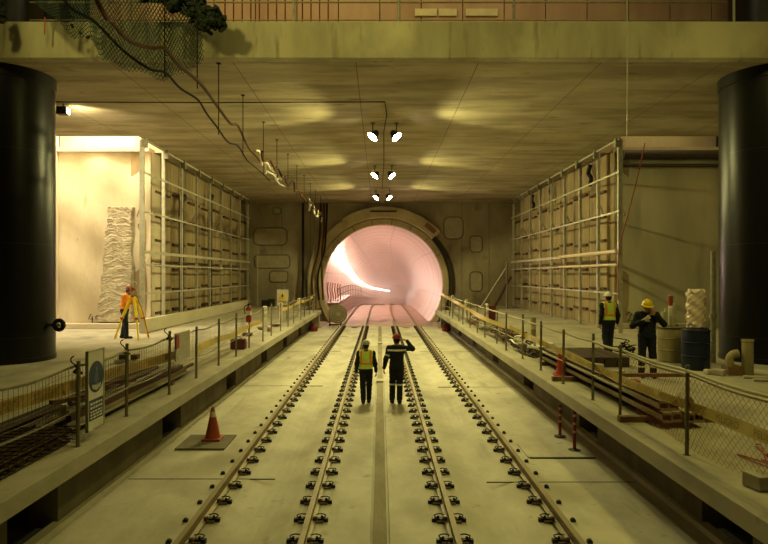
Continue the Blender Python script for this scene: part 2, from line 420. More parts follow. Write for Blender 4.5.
# dark waler along the head of the olive wall
m = MB(); m.cyl((10.2,25.2,8.45),(14.4,25.2,8.45),.2,n=14); m.cyl((10.2,25.2,8.0),(14.4,25.2,8.0),.08,n=10)
tag(m.build('waler_pipe', M['dark'], smooth=True), 'dark pipe across the head of the olive recess wall', 'pipe')

# portal ring
def arc_solid(mb, r0,r1,y0,y1,a0,a1,n,ch=.0):
    vs = []
    for k in range(n+1):
        a = a0+(a1-a0)*k/n; c,s_ = math.cos(a),math.sin(a)
        for (r,y) in ((r0,y0+ch),(r0+ch,y0),(r1-ch,y0),(r1,y0+ch),(r1,y1),(r0,y1)):
            vs.append((TX+r*c,y,TZ+r*s_))
    fs = [(k*6+i,k*6+(i+1)%6,(k+1)*6+(i+1)%6,(k+1)*6+i) for k in range(n) for i in range(6)]
    fs += [tuple(range(6)), tuple(n*6+i for i in range(5,-1,-1))]
    mb.add(vs, fs)
m = MB(); arc_solid(m, TR, 4.82, YW-.45, YW+.1, math.radians(-38), math.radians(218), 72, .08)
pr = m.build('trim_2', M['ring'], smooth=True); struct(pr)
m = MB(); arc_solid(m, 4.83, 5.65, YW-.8, YW+.0, math.radians(43), math.radians(122), 26, .05)
m.build('ring_haunch_and_shadow', M['ring'], pr, smooth=True)
m = MB(); arc_solid(m, 4.83, 5.55, YW-.3, YW+.0, math.radians(122), math.radians(200), 24, .05)
m.build('ring_haunch_and_shadow', M['ring'], pr, smooth=True)
m = MB(); arc_solid(m, 4.83, 5.2, YW-.25, YW+.0, math.radians(-22), math.radians(43), 20, .05)  # dark arc stands in for the shadow beside the ring
m.build('ring_haunch_and_shadow', M['dark'], pr, smooth=True)
m = MB(); m.cbox((.25,YW-.86,7.98),(1.9,.12,.09)); m.build('slot_bar', M['dark'], pr)
for a in np.radians([28,46,64,82,100,118,136,154]):
    m = MB(); R = Matrix.Rotation(a,3,'Y').transposed()
    c = Vector((TX+4.58*math.cos(a), YW-.46, TZ+4.58*math.sin(a))); m.cbox(c,(.42,.03,.05),R.transposed() if False else Matrix.Rotation(-a,3,'Y')); m.build('ring_joint', M['patchline'], pr)
m = MB(); c = Vector((TX+5.3*math.cos(math.radians(50)), YW-.85, TZ+5.3*math.sin(math.radians(50))))
m.cbox(c,(.9,.14,.35),Matrix.Rotation(math.radians(40),3,'Y')); m.build('formwork_board', M['wood'], pr)

# tunnel lining
ys = [YW-.2]+list(np.arange(45.5, 330, 1.5)); n = 64; vs = []; fs = []
for y in ys:
    dx,dz = T(y)
    for k in range(n):
        a = 2*PI*k/n - PI/2; vs.append((TX+dx+TR*math.cos(a), y, TZ+dz+TR*math.sin(a)))
fs = [(i*n+k, i*n+(k+1)%n, (i+1)*n+(k+1)%n, (i+1)*n+k) for i in range(len(ys)-1) for k in range(n)]
fs.append(tuple((len(ys)-1)*n+k for k in range(n)))
me = bpy.data.meshes.new('wall_tunnel'); me.from_pydata(vs, [], fs); me.materials.append(M['tunnel'])
uv = me.uv_layers.new(name='UVMap'); data = uv.data
for p in me.polygons:
    q = p.index; i,k = divmod(q, n)
    if q >= len(fs)-1: continue
    cs = [(k,i),(k+1,i),(k+1,i+1),(k,i+1)]
    for li,(kk,ii) in zip(p.loop_indices, cs): data[li].uv = (2*PI*kk/n, ys[ii])
me.polygons.foreach_set('use_smooth',[True]*len(me.polygons))
to = bpy.data.objects.new('wall_tunnel', me); COL.objects.link(to); struct(to)
# walkway in the tunnel, on the side of the lamps
m = MB(); ws = list(np.arange(YW, 140, 3.0)); vs = []
for y in ws:
    dx,dz = T(y); X = TX+dx
    vs += [(X-4.1,y,dz+1.35),(X-3.25,y,dz+1.35),(X-3.25,y,dz+1.15),(X-4.0,y,dz+1.15)]
m.add(vs, [(i*4+k,i*4+(k+1)%4,(i+1)*4+(k+1)%4,(i+1)*4+k) for i in range(len(ws)-1) for k in range(4)]+[(0,1,2,3)])
struct(m.build('trim_3', M['tunnel']))
m = MB()
for z in (1.9,2.4):
    m.tube([(TX+T(y)[0]-3.3,y,T(y)[1]+z) for y in ws], .03, 6)
hr = m.build('tunnel_handrail', M['brownrust']); tag(hr, 'reddish handrail on the walkway inside the tunnel', 'handrail')
for y in ws[:14]:
    m = MB(); dx,dz = T(y); m.cyl((TX+dx-3.3,y,dz+1.35),(TX+dx-3.3,y,dz+2.42),.03,n=6); m.build('post', M['brownrust'], hr)

# thin haze hanging in the tunnel
hz = bpy.data.materials.new('tunnel_haze'); hz.use_nodes = True; nt = hz.node_tree; nt.nodes.remove(nt.nodes['Principled BSDF'])
vsn = nt.nodes.new('ShaderNodeVolumeScatter'); vsn.inputs['Color'].default_value = (1,.86,.79,1); vsn.inputs['Density'].default_value = .008; vsn.inputs['Anisotropy'].default_value = .3
nt.links.new(vsn.outputs[0], nt.nodes['Material Output'].inputs['Volume'])
m = MB(); hy_ = [YW+.5]+list(np.arange(50,321,6.0)); n = 24; vs = []
for y in hy_:
    dx,dz = T(y)
    for k in range(n):
        a = 2*PI*k/n; vs.append((TX+dx+(TR-.1)*math.cos(a), y, TZ+dz+max(-2.6,(TR-.1)*math.sin(a))))
m.add(vs, [(i*n+k,i*n+(k+1)%n,(i+1)*n+(k+1)%n,(i+1)*n+k) for i in range(len(hy_)-1) for k in range(n)]+[tuple(range(n)),tuple((len(hy_)-1)*n+k for k in range(n))])
tag(m.build('haze', hz), 'thin pale haze hanging inside the lit tunnel', 'haze', kind='stuff')

# columns
for sgn,x in ((-1,-9.93),(1,10.33)):
    lr = 'left' if sgn<0 else 'right'
    m = MB(); R = 1.16; c = Vector((x,15.95,0)); n = 48
    m.lathe([(R+.02,PZ),(R+.02,PZ+.12),(R,PZ+.14),(R,CZ-.3),(R+.03,CZ-.28),(R+.03,CZ)], c, n)
    struct(m.build('column_'+lr, M['column'], smooth=True))
    m = MB(); m.lathe([(R,CZ+.9),(R,16.0)], (x*1.0+sgn*.25,15.95,0), n)
    struct(m.build('column_upper_'+lr, M['column'], smooth=True))

# upper level: hoarding, guard rail, red bars
m = MB(); x = -8.6
while x < 10.0: m.box(x,x+1.2,17.8,17.86,CZ+.93,12.6); x += 1.23
tag(m.build('site_hoarding', M['hoard']), 'brown hoarding boards on the level above, behind the slab edge', 'hoarding')
for k,(a,b) in enumerate(((415,437),(439,457),(466,498))):
    p = at(a,15,17.7); q = at(b,8,17.7); m = MB(); m.box(p.x,q.x,17.74,17.79,p.z,q.z)
    tag(m.build('paper_notice', M['hoardlight']), ['leftmost pale sheet pinned on the upper hoarding','middle pale sheet pinned on the upper hoarding','widest pale sheet pinned on the upper hoarding'][k], 'sheet')
gr = thing('guard_rail', 'thin steel guard rail along the upper slab edge', 'guard rail', (0,14.9,CZ+.93))
m = MB(); m.tube([(-8.7,0,.56),(8.6,0,.56)], .022, 6); m.build('top_rail', M['post'], gr)
m = MB(); m.tube([(-8.7,0,.12),(8.6,0,.12)], .016, 6); m.build('mid_rail', M['post'], gr)
for px in (294,399,514,627,734):
    m = MB(); X = (px-380)*14.9/F; m.cyl((X,0,-.03),(X,0,1.5),.035,n=8); m.box(X-.08,X+.08,-.08,.08,-.03,0); m.build('post', M['galvold'], gr)
for i in range(13):
    if i == 8: continue
    X = (225+8.6*i-380)*15.2/F; m = MB(); m.cyl((X,15.2,CZ+.9),(X,15.2,CZ+1.75),.018,n=6)
    tag(m.build('starter_bar', M['sackred']), 'thin red starter bar standing in a row on the upper slab edge', 'bar', 'red starter bars on the upper slab')

# ------------------------------------------------------------------ track
RXS = [(-2.44,'outer','left'),(-.95,'inner','left'),(.95,'inner','right'),(2.42,'outer','right')]
prof = [(-.07,.03),(.07,.03),(.07,.045),(.012,.06),(.012,.155),(.036,.165),(.036,.20),(-.036,.20),(-.036,.165),(-.012,.155),(-.012,.06),(-.07,.045)]
def fastener_mesh(kind, sgn):
    m = MB(); m.cur = 1; m.box(-.17,.17,-.07,.07,-.005,.028); m.cur = 0
    for q in (-1,1):
        if kind == 'outer' and q*sgn > 0:
            m.cyl((q*.24,0,0),(q*.24,0,.05),.024,n=8); m.box(q*.24-.032,q*.24+.032,-.03,.03,.0,.035); continue
        m.box(min(q*.085,q*.235),max(q*.085,q*.235),-.028,.028,.0,.052)
        m.cyl((q*.15,0,.045),(q*.15,0,.085),.017,n=8)
        m.tube(smooth_path([(q*.16,-.02,.06),(q*.20,.05,.07),(q*.13,.09,.075),(q*.06,.07,.07)],3), .009, 6)
        m.cur = 2; m.lathe([(.018,.045),(.036,.055),(.034,.09),(.012,.10)], (q*.066,-.075,0), 10); m.cur = 0
    return m
fm = {}
for X,kind,side in RXS:
    m = MB(); ys = [3.2, 20, YW]+list(np.arange(46,120,2.0)); n = len(prof); vs = []
    for y in ys:
        dx,dz = T(y)
        vs += [(X+dx+a,y,dz+b) for a,b in prof]
    m.add(vs, [(i*n+k,i*n+(k+1)%n,(i+1)*n+(k+1)%n,(i+1)*n+k) for i in range(len(ys)-1) for k in range(n)]+[tuple(range(n))])
    ro = m.build('rail', M['rail']); tag(ro, f'{kind} steel rail of the {side}-hand track, running into the tunnel', 'rail', 'running rails')
    sg = 1 if X>0 else -1; key = (kind,sg)
    y = 6.3; first = None
    while y < 39.4:
        if first is None:
            first = fastener_mesh(kind,sg).build('fastener', [M['clip'],M['railside'],M['brownrust']], ro); o = first
        else:
            o = first.copy(); COL.objects.link(o); o.parent = ro
        o.location = (X,y,0); y += .657

# ------------------------------------------------------------------ stud frames in front of the side walls
def stud_frame(sgn, X):
    lr = 'bright left recess' if sgn<0 else 'olive right recess'
    o = thing('stud_frame', f'tall galvanised stud frame starting beside the {lr}', 'frame', (sgn*X,0,PZ))
    Y = [23.2,25.5,27.8,30.1,32.4,34.7,37.0,39.3,41.7]
    for i,y in enumerate(Y):
        w = .17 if i==0 else .12
        m = MB(); m.box(-w/2,w/2,y-.05,y+.05,0,CZ-PZ-.05); m.build('upright', M['galv'] , o)
        m = MB(); m.box(-.2*1 if sgn>0 else 0, 0 if sgn>0 else .2, y-.08,y+.08,CZ-PZ-.35,CZ-PZ); m.build('head_bracket', M['galvold'], o)
    for z,h in ((8.62,.07),(7.36,.07),(5.85,.07),(4.29,.12),(3.79,.06),(2.68,.06)):
        m = MB(); a = -sgn*.09; m.box(min(a,a-sgn*.04),max(a,a-sgn*.04),23.0,41.9,z-PZ-h/2,z-PZ+h/2); m.build('runner', M['galv'] , o)
    for i in range(0,8):
        y = Y[i]; zz = 6.5-PZ if i%2 else 6.2-PZ
        m = MB(); m.tube([(sgn*.06,y+.1,zz),(sgn*.5,y+.75,zz-.45)], .03, 6); m.build('wall_tie', M['galv'] if i<4 else M['galvold'], o)
    return o
stud_frame(-1, 9.2); stud_frame(1, 9.28)
m = MB(); m.box(-9.16,-9.02,23.1,41.8,PZ+.02,PZ+.55)
tag(m.build('kerb_board', M['kerb'], bevel=.01), 'long pale board along the foot of the left stud frame', 'board')
# wrapped length of runner on the right frame
for k,z in enumerate((4.31,3.80)):
    m = MB(); m.cyl((9.10,23.1,z),(9.10,30.5,z),.075 if k==0 else .05,n=8)
    tag(m.build('plastic_wrap', M['foil']), ['shiny plastic wrap on the wider runner of the right stud frame','shiny plastic wrap on the runner under the wide one of the right stud frame'][k], 'wrap')
for k,(y,zt) in enumerate(((28.6,7.1),(33.4,7.75))):
    m = MB(); m.tube(smooth_path([(-9.46,y,PZ),(-9.46,y,zt-.4),(-9.46,y+.05,zt-.15),(-9.48,y+.5,zt+.1)],5), .13, 10)
    tag(m.build('drain_pipe', M['black'], smooth=True), ['nearer black downpipe behind the left stud frame','further black downpipe with a bent head behind the left stud frame'][k], 'pipe')
for k,(y) in enumerate((27.4,33.6,37.6)):
    m = MB(); m.tube(smooth_path([(9.6,y,8.4),(9.58,y+.2,8.1),(9.6,y-.1,7.8),(9.62,y+.1,7.5)],5), .1, 8)
    tag(m.build('cable_bunch', M['black']), f'{["nearest","middle","furthest"][k]} black cable bunch hanging at the top of the right stud frame', 'cable')

# ------------------------------------------------------------------ ceiling lamps
def lamp(X, y, sgn, label):
    o = thing('flood_lamp', label, 'lamp', (X,y,CZ-.48), 0, 'ceiling flood lamps')
    nrm = Vector((sgn*.60,-.30,-.74)).normalized(); R = nrm.to_track_quat('Z','Y').to_matrix()
    m = MB(); m.lathe([(.07,-.26),(.10,-.22),(.14,-.1),(.20,-.01),(.215,.015),(.195,.02)], (0,0,0), 20, R); m.build('housing', M['dark'], o, smooth=True)
    m = MB(); m.lathe([(.19,.008),(.19,.022),(.12,.03)], (0,0,0), 20, R); m.build('lens', M['lens'], o)
    m = MB(); m.tube([(0,.05,.48),(0,.05,.2),(sgn*.02,.12,.08)], .02, 6); m.box(-.07,.07,-.02,.12,.455,.48); m.build('bracket', M['dark'], o)
    l = bpy.data.lights.new('flood', 'SPOT'); l.energy = LE; l.color = LCOL; l.spot_size = math.radians(138); l.spot_blend = .18; l.shadow_soft_size = .12
    lo = bpy.data.objects.new('flood_light', l); COL.objects.link(lo)
    lo.location = Vector((X,y,CZ-.48))+nrm*.07
    lo.rotation_euler = (-nrm).to_track_quat('Z','Y').to_euler()
LCOL = (1,.90,.33); LE = 1450
for i,y in enumerate((20.8,29.0,37.2)):
    for sgn,X in ((-1,-.25),(1,.57)):
        lamp(X,y,sgn, f'{"left" if sgn<0 else "right"} flood lamp of the {["nearest","middle","furthest"][i]} ceiling pair')
m = MB(); m.tube([(-9.9,18.2,CZ-.03),(-5,18.2,CZ-.05),(-2,18.22,CZ-.03),(.15,18.2,CZ-.03),(.22,19.6,CZ-.05),(.14,22,CZ-.04),(.18,28,CZ-.05),(.13,37,CZ-.04)], .017, 6)
tag(m.build('ceiling_cable', M['cable_k']), 'thin black supply cable clipped along the ceiling to the lamps', 'cable')
o = thing('work_lamp', 'small work lamp on the ceiling beside the left black column', 'lamp', (-9.72,18.5,CZ-.22))
m = MB(); m.box(-.22,.1,-.12,.12,-.12,.12); m.build('housing', M['dark'], o, bevel=.02)
m = MB(); m.box(.10,.115,-.1,.1,-.09,.09); m.build('lens', M['lens_dim'], o)
m = MB(); m.tube([(-.05,0,.22),(-.05,0,.1)], .025, 6); m.build('bracket', M['dark'], o)

# tunnel lamps along the wall
y = 45.0; ty = []
while y < 320: ty.append(y); y += 2.3 if y < 100 else 3.5
for y,da in [(q,0) for q in ty]+[(q+.6,.17-.006*(q-45)) for q in ty if q < 68]:  # second row near the mouth added to widen the bright streak
    t = min(1,max(0,(y-45)/42)); a = math.radians(139+30*t**.8)+da; dx,dz = T(y)
    c = Vector((TX+dx+(TR-.32)*math.cos(a), y, TZ+dz+(TR-.32)*math.sin(a)))
    o = thing('tunnel_lamp', 'bright white tunnel lamp in the main or added row along the curved tunnel wall', 'lamp', c, 0, 'tunnel lamps')
    out = Vector((math.cos(a),0,math.sin(a))); L_ = 1.9
    m = MB(); m.cyl((0,-L_/2,0),(0,L_/2,0),.075,n=10); m.build('tube', M['tlens'], o, smooth=True)
    for q in (-.8,.8):
        m = MB(); m.tube([Vector((0,q,0)),Vector((0,q,0))+out*.262], .03, 5); m.build('bracket', M['white'], o)
# ------------------------------------------------------------------ hanging services along the left side
def hang(pts, r, m, name, label, cat='cable', n=7, k=8):
    b = MB(); b.tube(smooth_path(pts,k), r, n); return tag(b.build(name, m, smooth=True), label, cat)
hy = [11.2,13.2,14.95,17.6,20.7,23.4,26.2,29.0,31.8,34.6,37.5,40.5]
for i,y in enumerate(hy):
    top = CZ if y > 14.6 else 11.5; bot = 7.1 if y<12 else 7.5 if y<14 else 6.9 if y<22 else 7.1
    m = MB(); m.cyl((-4.02,y,bot),(-4.02,y,top),.013,n=6); m.box(-4.07,-3.97,y-.05,y+.05,top-.02,top)
    tag(m.build('hanger_rod', M['cable_k']), f'{ORD[i]} dark hanger rod in the row carrying the cables, counted from the net', 'rod', 'cable hanger rods')
A = [(-4.1,6.6,8.6)]; B = [(-4.0,6.6,8.2)]
A += [at(97,0,8.5), at(112,22,9.3), at(130,41,10.1), at(150,48,10.8), at(165,49,11.2), at(180,66,12.1), at(198,81,13.2), at(208,93,14), at(215,103,14.95), at(230,123,16.4), at(238,126,17.6), at(246,143,19), at(251,151,20.0), at(257,157,21), at(262,164,22)]
hang(A, .037, M['cable_b'], 'power_cable', 'thick brown cable sagging from hanger to hanger below the net')
B += [at(60,-8,8.5), at(95,22,9.4), at(125,52,10.3), at(150,69,10.9), at(166,73,11.4), at(180,88,12.3), at(198,100,13.2), at(207,114,14), at(217,127,14.95), at(228,142,16.2), at(238,146,17.6), at(247,160,19), at(254,166,20.6), at(263,174,22.3), at(270,181,24)]
hang(B, .024, M['cable_k'], 'power_cable', 'thinner black cable sagging under the brown cable')
def wavy(y0,y1,z,amp,ph,x=-4.0,n=60):
    return [(x+.07*math.sin(ph+i*.9), y0+(y1-y0)*i/n, z+amp*math.sin(i*1.25+ph)+.05*math.sin(i*2.1)-.12*abs(math.sin(i*.33))) for i in range(n+1)]
hang(wavy(20.2,25.6,7.55,.09,0,-4.2,18), .042, M['cable_w'], 'hose', 'pale wavy hose end looping from the nearer hangers', k=3)
hang(wavy(20.9,25.2,7.28,.10,1.5,-4.1,14), .032, M['cable_w'], 'hose', 'thinner pale hose end looping below the wavy hose', k=3)
hang(wavy(20.0,42,7.5,.08,3,-3.95,60), .045, M['cable_b'], 'hose', 'brown hose running along the hangers towards the tunnel', k=3)
hang(wavy(33.5,41.6,7.45,.24,.7,-4.05,24), .05, M['cable_w'], 'hose', 'pale hose looping at the far hangers above the tunnel mouth', k=3)
for i,(x0,xm,x1,mm,lb) in enumerate(((327,324,318,'cable_k','black cable dropping beside the tunnel mouth'),(321,318,312,'cable_b','brown cable dropping beside the tunnel mouth'),(315,313,308,'galvold','grey hose dropping beside the tunnel mouth'),(324,322,322,'cable_b','brown hose hanging against the portal ring'))):
    hang([at(x0,203,43),at(xm+2,230,43.0),at(xm,252,42.9),at(x1,275,42.9),at(x1+1,300,42.8)], .07, M[mm], 'hose', lb)
m = MB(); m.cyl(at(303,203,43.6),at(303,302,43.6),.09,n=8)
tag(m.build('drain_pipe', M['black']), 'black vertical pipe on the end wall left of the tunnel', 'pipe')
m = MB(); m.cyl(at(257.5,255,42),(at(257.5,255,42).x,42,PZ),.04,n=8)
tag(m.build('standing_pole', M['galv']), 'thin pale pole standing before the end wall, left', 'pole')
for i in range(9):
    x = 321+2.4*i; d = 44.6+.55*i
    hang([at(x,281+.4*i,d),at(x-.8,290,d),at(x+.3,297,d),at(x-.4,303+.2*i,d)], .045, M['hose_p'], 'hanging_hose', 'reddish hose hanging in the bunch on the tunnel wall', 'hose')
    bpy.context.scene.objects[-1]['group'] = 'red hoses on the tunnel wall'
hang([at(645,143,22.9),at(638,175,22.9),at(628,215,22.9),at(619,250,22.9),at(618,300,22.9)], .02, M['cable_r'], 'rope', 'thin red rope slanting down beside the right stud frame', 'rope')
hang([at(627,-20,13.5),at(627.3,60,13.5),at(627,139,13.5)], .012, M['galv'], 'rope', 'thin pale rope hanging in front of the slab edge, right', 'rope')

# green debris net over the slab edge
def strands(mb, P, nu, nv, diag, r, sides=3):
    if diag:
        for k in range(-nv, nu+1):
            for dr in (1,-1):
                pts = []
                for jv in range(nv+1):
                    i = k+jv if dr>0 else k+nv-jv
                    if 0 <= i <= nu: pts.append(P(i/nu, jv/nv))
                if len(pts) > 1: mb.tube(pts, r, sides, cap=False)
    else:
        for i in range(nu+1): mb.tube([P(i/nu, t) for t in np.linspace(0,1,5)], r, sides, cap=False)
        for jv in range(nv+1): mb.tube([P(i/nu, jv/nv) for i in range(nu+1)], r, sides, cap=False)
bx = [36,44,60,75,92,100,115,135,150,165,180,195,203]; by = [4,10,25,38,40,58,66,72,76,82,74,70,62]
def Pg(u,v):
    x = 36+167*u; yb = float(np.interp(x,bx,by)) + 1.5*math.sin(u*37)
    y = -45+(yb+45)*v
    d = 13.9+.16*math.sin(u*41)+.10*math.sin(u*23+v*3)
    p = at(x+1.5*math.sin(v*6+u*20), y, d); return p
m = MB(); strands(m, Pg, 46, 20, True, .0085)
gn = m.build('debris_net', M['net_g']); tag(gn, 'green diamond debris net draped over the slab edge', 'net')
def Pg2(u,v):
    x = 90+112*u; yb = float(np.interp(x,bx,by))-3
    y = -45+(yb+45)*v; return at(x,y,14.12+.08*math.sin(u*30+1))
m = MB(); strands(m, Pg2, 32, 18, True, .0085); m.build('inner_layer', M['net_g'], gn)
def clump(pts, r, seed, thick=.32, q_=5):
    m = MB(); r_ = np.random.default_rng(seed)
    for p in pts:
        for q in range(q_):
            o = r_.normal(0,r*.45,(6,3)); pth = smooth_path([Vector(p)+Vector(tuple(a)) for a in o],4); m.tube(pth, r*thick, 6)
    return m
c1 = [at(x,y,13.95) for x,y in ((166,-2),(172,3),(178,4),(184,0),(186,7),(192,3),(194,10),(198,6),(201,13),(207,11),(208,17),(213,14),(217,19),(212,23),(206,24),(180,-6),(160,-4),(150,-5),(220,21),(203,19),(196,14))]
clump(c1,.17,3,.30,6).build('bunched_fold', M['net_d'], gn, smooth=True)
c2 = [at(x,y,13.95) for x,y in ((64,6),(70,16),(72,26),(80,33),(88,37))]
clump(c2,.04,4).build('bunched_fold', M['net_d'], gn, smooth=True)
c3 = [at(166,y,13.8) for y in range(6,78,7)]
clump(c3,.022,5).build('bunched_fold', M['net_d'], gn, smooth=True)
m = MB(); m.tube(smooth_path([at(2,2,13.9),at(4,14,13.9),at(1,26,13.9)],4), .12, 8)
clump([at(-2,4,13.9),at(1,12,13.9),at(0,20,13.9)],.12,6).build('bunched_fold', M['net_d'], gn, smooth=True)
m = MB(); m.cyl(at(45,17,14.25),at(44.5,34,14.25),.015,n=6)
tag(m.build('tie_wire', M['cable_r']), 'short dark red tie wire hanging on the slab edge, upper left', 'wire')

# ------------------------------------------------------------------ fences along the platform edges
def fence(sgn, X, ys, tall, label):
    o = thing('safety_fence', label, 'fence', (sgn*X,0,PZ))
    for i,y in enumerate(ys):
        h = 1.16+.04*math.sin(i*2.1); x = .04*math.sin(i*3.7)
        if y == tall: h = 1.78
        m = MB(); m.cyl((x,y,0),(x+.01,y,h),.026,n=8); m.box(x-.035,x+.035,y-.035,y+.035,0,.008)
        p = m.build('post', M['post'], o, smooth=True)
        if i < 5 and sgn < 0:
            m = MB(); m.tube(smooth_path([(x,y,h-.12),(x-.04,y,h-.05),(x-.08,y,h-.02),(x-.09,y,h+.03),(x-.05,y,h+.06)],4), .009, 5); m.build('hook', M['cable_k'], p)
            m = MB(); m.tube(smooth_path([(x+.03,y,h-.1),(x-.04,y-.03,h-.14),(x+.04,y+.03,h-.17),(x-.03,y,h-.11)],4), .014, 5); m.build('tie', M['cable_k'], p)
    def sag(y): 
        i = max(k for k in range(len(ys)) if ys[k] <= y+1e-6); i = min(i,len(ys)-2); t = (y-ys[i])/(ys[i+1]-ys[i]); return (-.055 if sgn<0 else -.025)*4*t*(1-t)
    yy = np.linspace(ys[0],ys[-1],len(ys)*6)
    m = MB(); m.tube([(.03*sgn,y,1.06+sag(y)) for y in yy], .017 if sgn<0 else .022, 6); m.build('top_rail', M['post'] if sgn<0 else M['kerb'], o, smooth=True)
    if sgn>0:
        y2 = [y for y in yy if y<9.6]
        m = MB(); m.tube([(.09,y,1.00+sag(y)*1.4) for y in y2], .02, 6); m.build('hand_line', M['kerb'], o, smooth=True)
    m = MB(); m.tube([(.02*sgn,y,.46+.5*sag(y)) for y in yy if sgn<0 or y>9.3], .012, 6); m.build('mid_rail', M['post'] if sgn<0 else M['kerb'], o, smooth=True)
    return o
LY = [4.4,6.1,7.87,9.56,11.3,13.1,14.9,16.55,18.5,20.3,22.2,24.1,26.0,28.0,30.0,32.0,34.0,36.0,37.8]
RY = [4.2,5.75,7.5,9.4,10.8,12.4,14.15,16.1,17.9,19.7,21.6,23.5,25.4,27.3,29.2,31.1,33.0,35.0,37.0]
fL = fence(-1, 4.0, LY, 18.5, 'left steel post fence along the platform edge, with safety board')
fR = fence(1, 3.8, RY, None, 'right steel post fence with pale rails along the platform edge')
# nets
def net(name, X, y0, y1, z0, z1, cell, mt, label, r=.004):
    def P(u,v):
        y = y0+(y1-y0)*u; return (X+.03*math.sin(y*3), y, PZ+z0+(z1-z0)*v-.04*math.sin(u*PI*((y1-y0)/1.7))**2*v)
    m = MB(); strands(m, P, int((y1-y0)/cell), max(2,int((z1-z0)/cell)), False, r)
    return tag(m.build(name, mt), label, 'net')
net('barrier_net', -4.07, 4.4, 18.4, .45, 1.02, .085, M['net_t'], 'fine tan barrier net hung on the left platform fence', .0028)
def Pr(u,v):
    y = 4.2+5.2*u; return (3.88+.05*math.sin(y*2.3)+.12*(1-v)**2, y, PZ+.03+(.98-.05*math.sin(u*PI*3.6)**2)*v)
m = MB(); strands(m, Pr, 56, 10, True, .0022)
tag(m.build('barrier_net', M['net_o']), 'orange diamond barrier net hung on the right platform fence', 'net')
# caution tapes
def tape(X, pts, w, mt, label, txt=True, group=None):
    m = MB(); P = smooth_path([(X,y,z) for y,z in pts],6); vs = []
    for i,p in enumerate(P):
        tw = .02*math.sin(i*.6)
        vs += [p+Vector((tw,0,-w/2)), p+Vector((-tw,0,w/2)), p+Vector((-tw-.003,0,w/2)), p+Vector((tw-.003,0,-w/2))]
    m.add(vs, [(i*4+k,i*4+(k+1)%4,(i+1)*4+(k+1)%4,(i+1)*4+k) for i in range(len(P)-1) for k in range(4)])
    o = tag(m.build('caution_tape', mt), label, 'tape', group)
    if txt:
        cu = bpy.data.curves.new('t','FONT'); cu.body = 'PELIGRO'; cu.size = w*.85; cu.align_x = 'CENTER'; cu.align_y = 'CENTER'
        to_ = bpy.data.objects.new('t', cu); COL.objects.link(to_); dg = bpy.context.evaluated_depsgraph_get()
        me = bpy.data.meshes.new_from_object(to_.evaluated_get(dg)); bpy.data.objects.remove(to_)
        sgn = 1 if X<0 else -1; ln = (P[-1]-P[0]).length; nrep = int(min(16, ln/(w*5.2)))
        co = [v.co.copy() for v in me.vertices]; fc = [tuple(p.vertices) for p in me.polygons]
        zz = [p.z for p in P]; yyy = [p.y for p in P]
        for k in range(nrep):
            y = P[0].y+(k+.5)*w*5.2
            b = MB(); b.add([(X+sgn*.012+sgn*.012, y+sgn*c.x, float(np.interp(y+sgn*c.x,yyy,zz))+c.y) for c in co], fc)
            b.build('lettering', M['tape_txt'], o)
    return o
tape(-4.16, [(4.4,1.93),(6.3,1.94),(8,1.90),(9.6,1.86),(11.3,1.80),(13.1,1.76)], .17, M['paletape'], 'faded orange lettered caution tape behind the left fence net, near end')
tape(-4.03, [(13.1,1.76),(14.9,1.80),(16.5,1.75),(18.5,1.82),(20.3,1.84)], .15, M['tape'], 'yellow caution tape sagging in the middle of the left fence', txt=False)
tape(-4.03, [(24.1,2.0),(27,1.95),(30,2.05),(33,2.0),(36,2.1)], .15, M['tape'], 'yellow caution tape at the tunnel end of the left fence', txt=False)
tape(3.87, [(4.2,1.78),(5.75,1.78),(7.5,1.76),(9.4,1.72),(10.8,1.74),(12.4,1.76),(14.15,1.78),(16.1,1.80),(17.9,1.86)], .135, M['tape'], 'yellow lettered caution tape along the near half of the right fence')
tape(3.74, [(18.0,1.86),(21.6,1.84),(25.4,1.95),(29.2,2.05),(33,2.12),(36.9,2.25)], .15, M['tape'], 'yellow caution tape at the tunnel end of the right fence', txt=False)

# safety board on the left fence
o = thing('safety_sign', 'upright white safety board with a blue round pictogram, on the left fence', 'sign', (-3.93,8.28,0))
m = MB(); m.box(-.012,.012,-.225,.225,1.30,2.36); m.build('board', M['white'], o, bevel=.004)
m = MB(); m.box(-.02,.02,-.24,-.222,1.29,2.37); m.box(-.02,.02,.222,.24,1.29,2.37); m.box(-.02,.02,-.24,.24,2.355,2.375); m.box(-.02,.02,-.24,.24,1.285,1.305); m.build('frame', M['galv'], o)
m = MB(); m.cyl((.0125,0,2.0),(.0165,0,2.0),.215,n=40); m.build('blue_disc', M['blue'], o)
pic = MB()   # helmeted figure with harness and cupped hands
pic.cyl((.0165,0,2.10),(.019,0,2.10),.038,n=16); pic.box(.0165,.019,-.05,.05,2.095,2.105)
pic.add([(.019,-.035,2.06),(.019,.035,2.06),(.019,.075,1.93),(.019,.045,1.93),(.019,.03,2.0),(.019,.03,1.87),(.019,-.03,1.87),(.019,-.03,2.0),(.019,-.045,1.93),(.019,-.075,1.93)], [tuple(range(10))])
pic.build('pictogram', M['figure'], o)
pic = MB()
for q in range(-3,4): pic.cbox((.0185,q*.036,1.85+.008*abs(q)),(.003,.022,.075-.006*abs(q)),Matrix.Rotation(-.06*q,3,'X'))
pic.build('hands_pictogram', M['white'], o)
m = MB(); m.box(.0125,.0155,-.2,.2,1.42,1.70); m.build('text_panel', M['blue'], o)
m = MB()
for r_,(z,h) in enumerate(((1.645,.03),(1.59,.03),(1.535,.022),(1.495,.022),(1.455,.022))):
    y = -.17
    while y < .15:
        w = random.uniform(.04,.09); m.box(.0155,.0175,y,min(y+w,.17),z-h/2,z+h/2); y += w+.02
m.build('text_lines', M['white'], o)
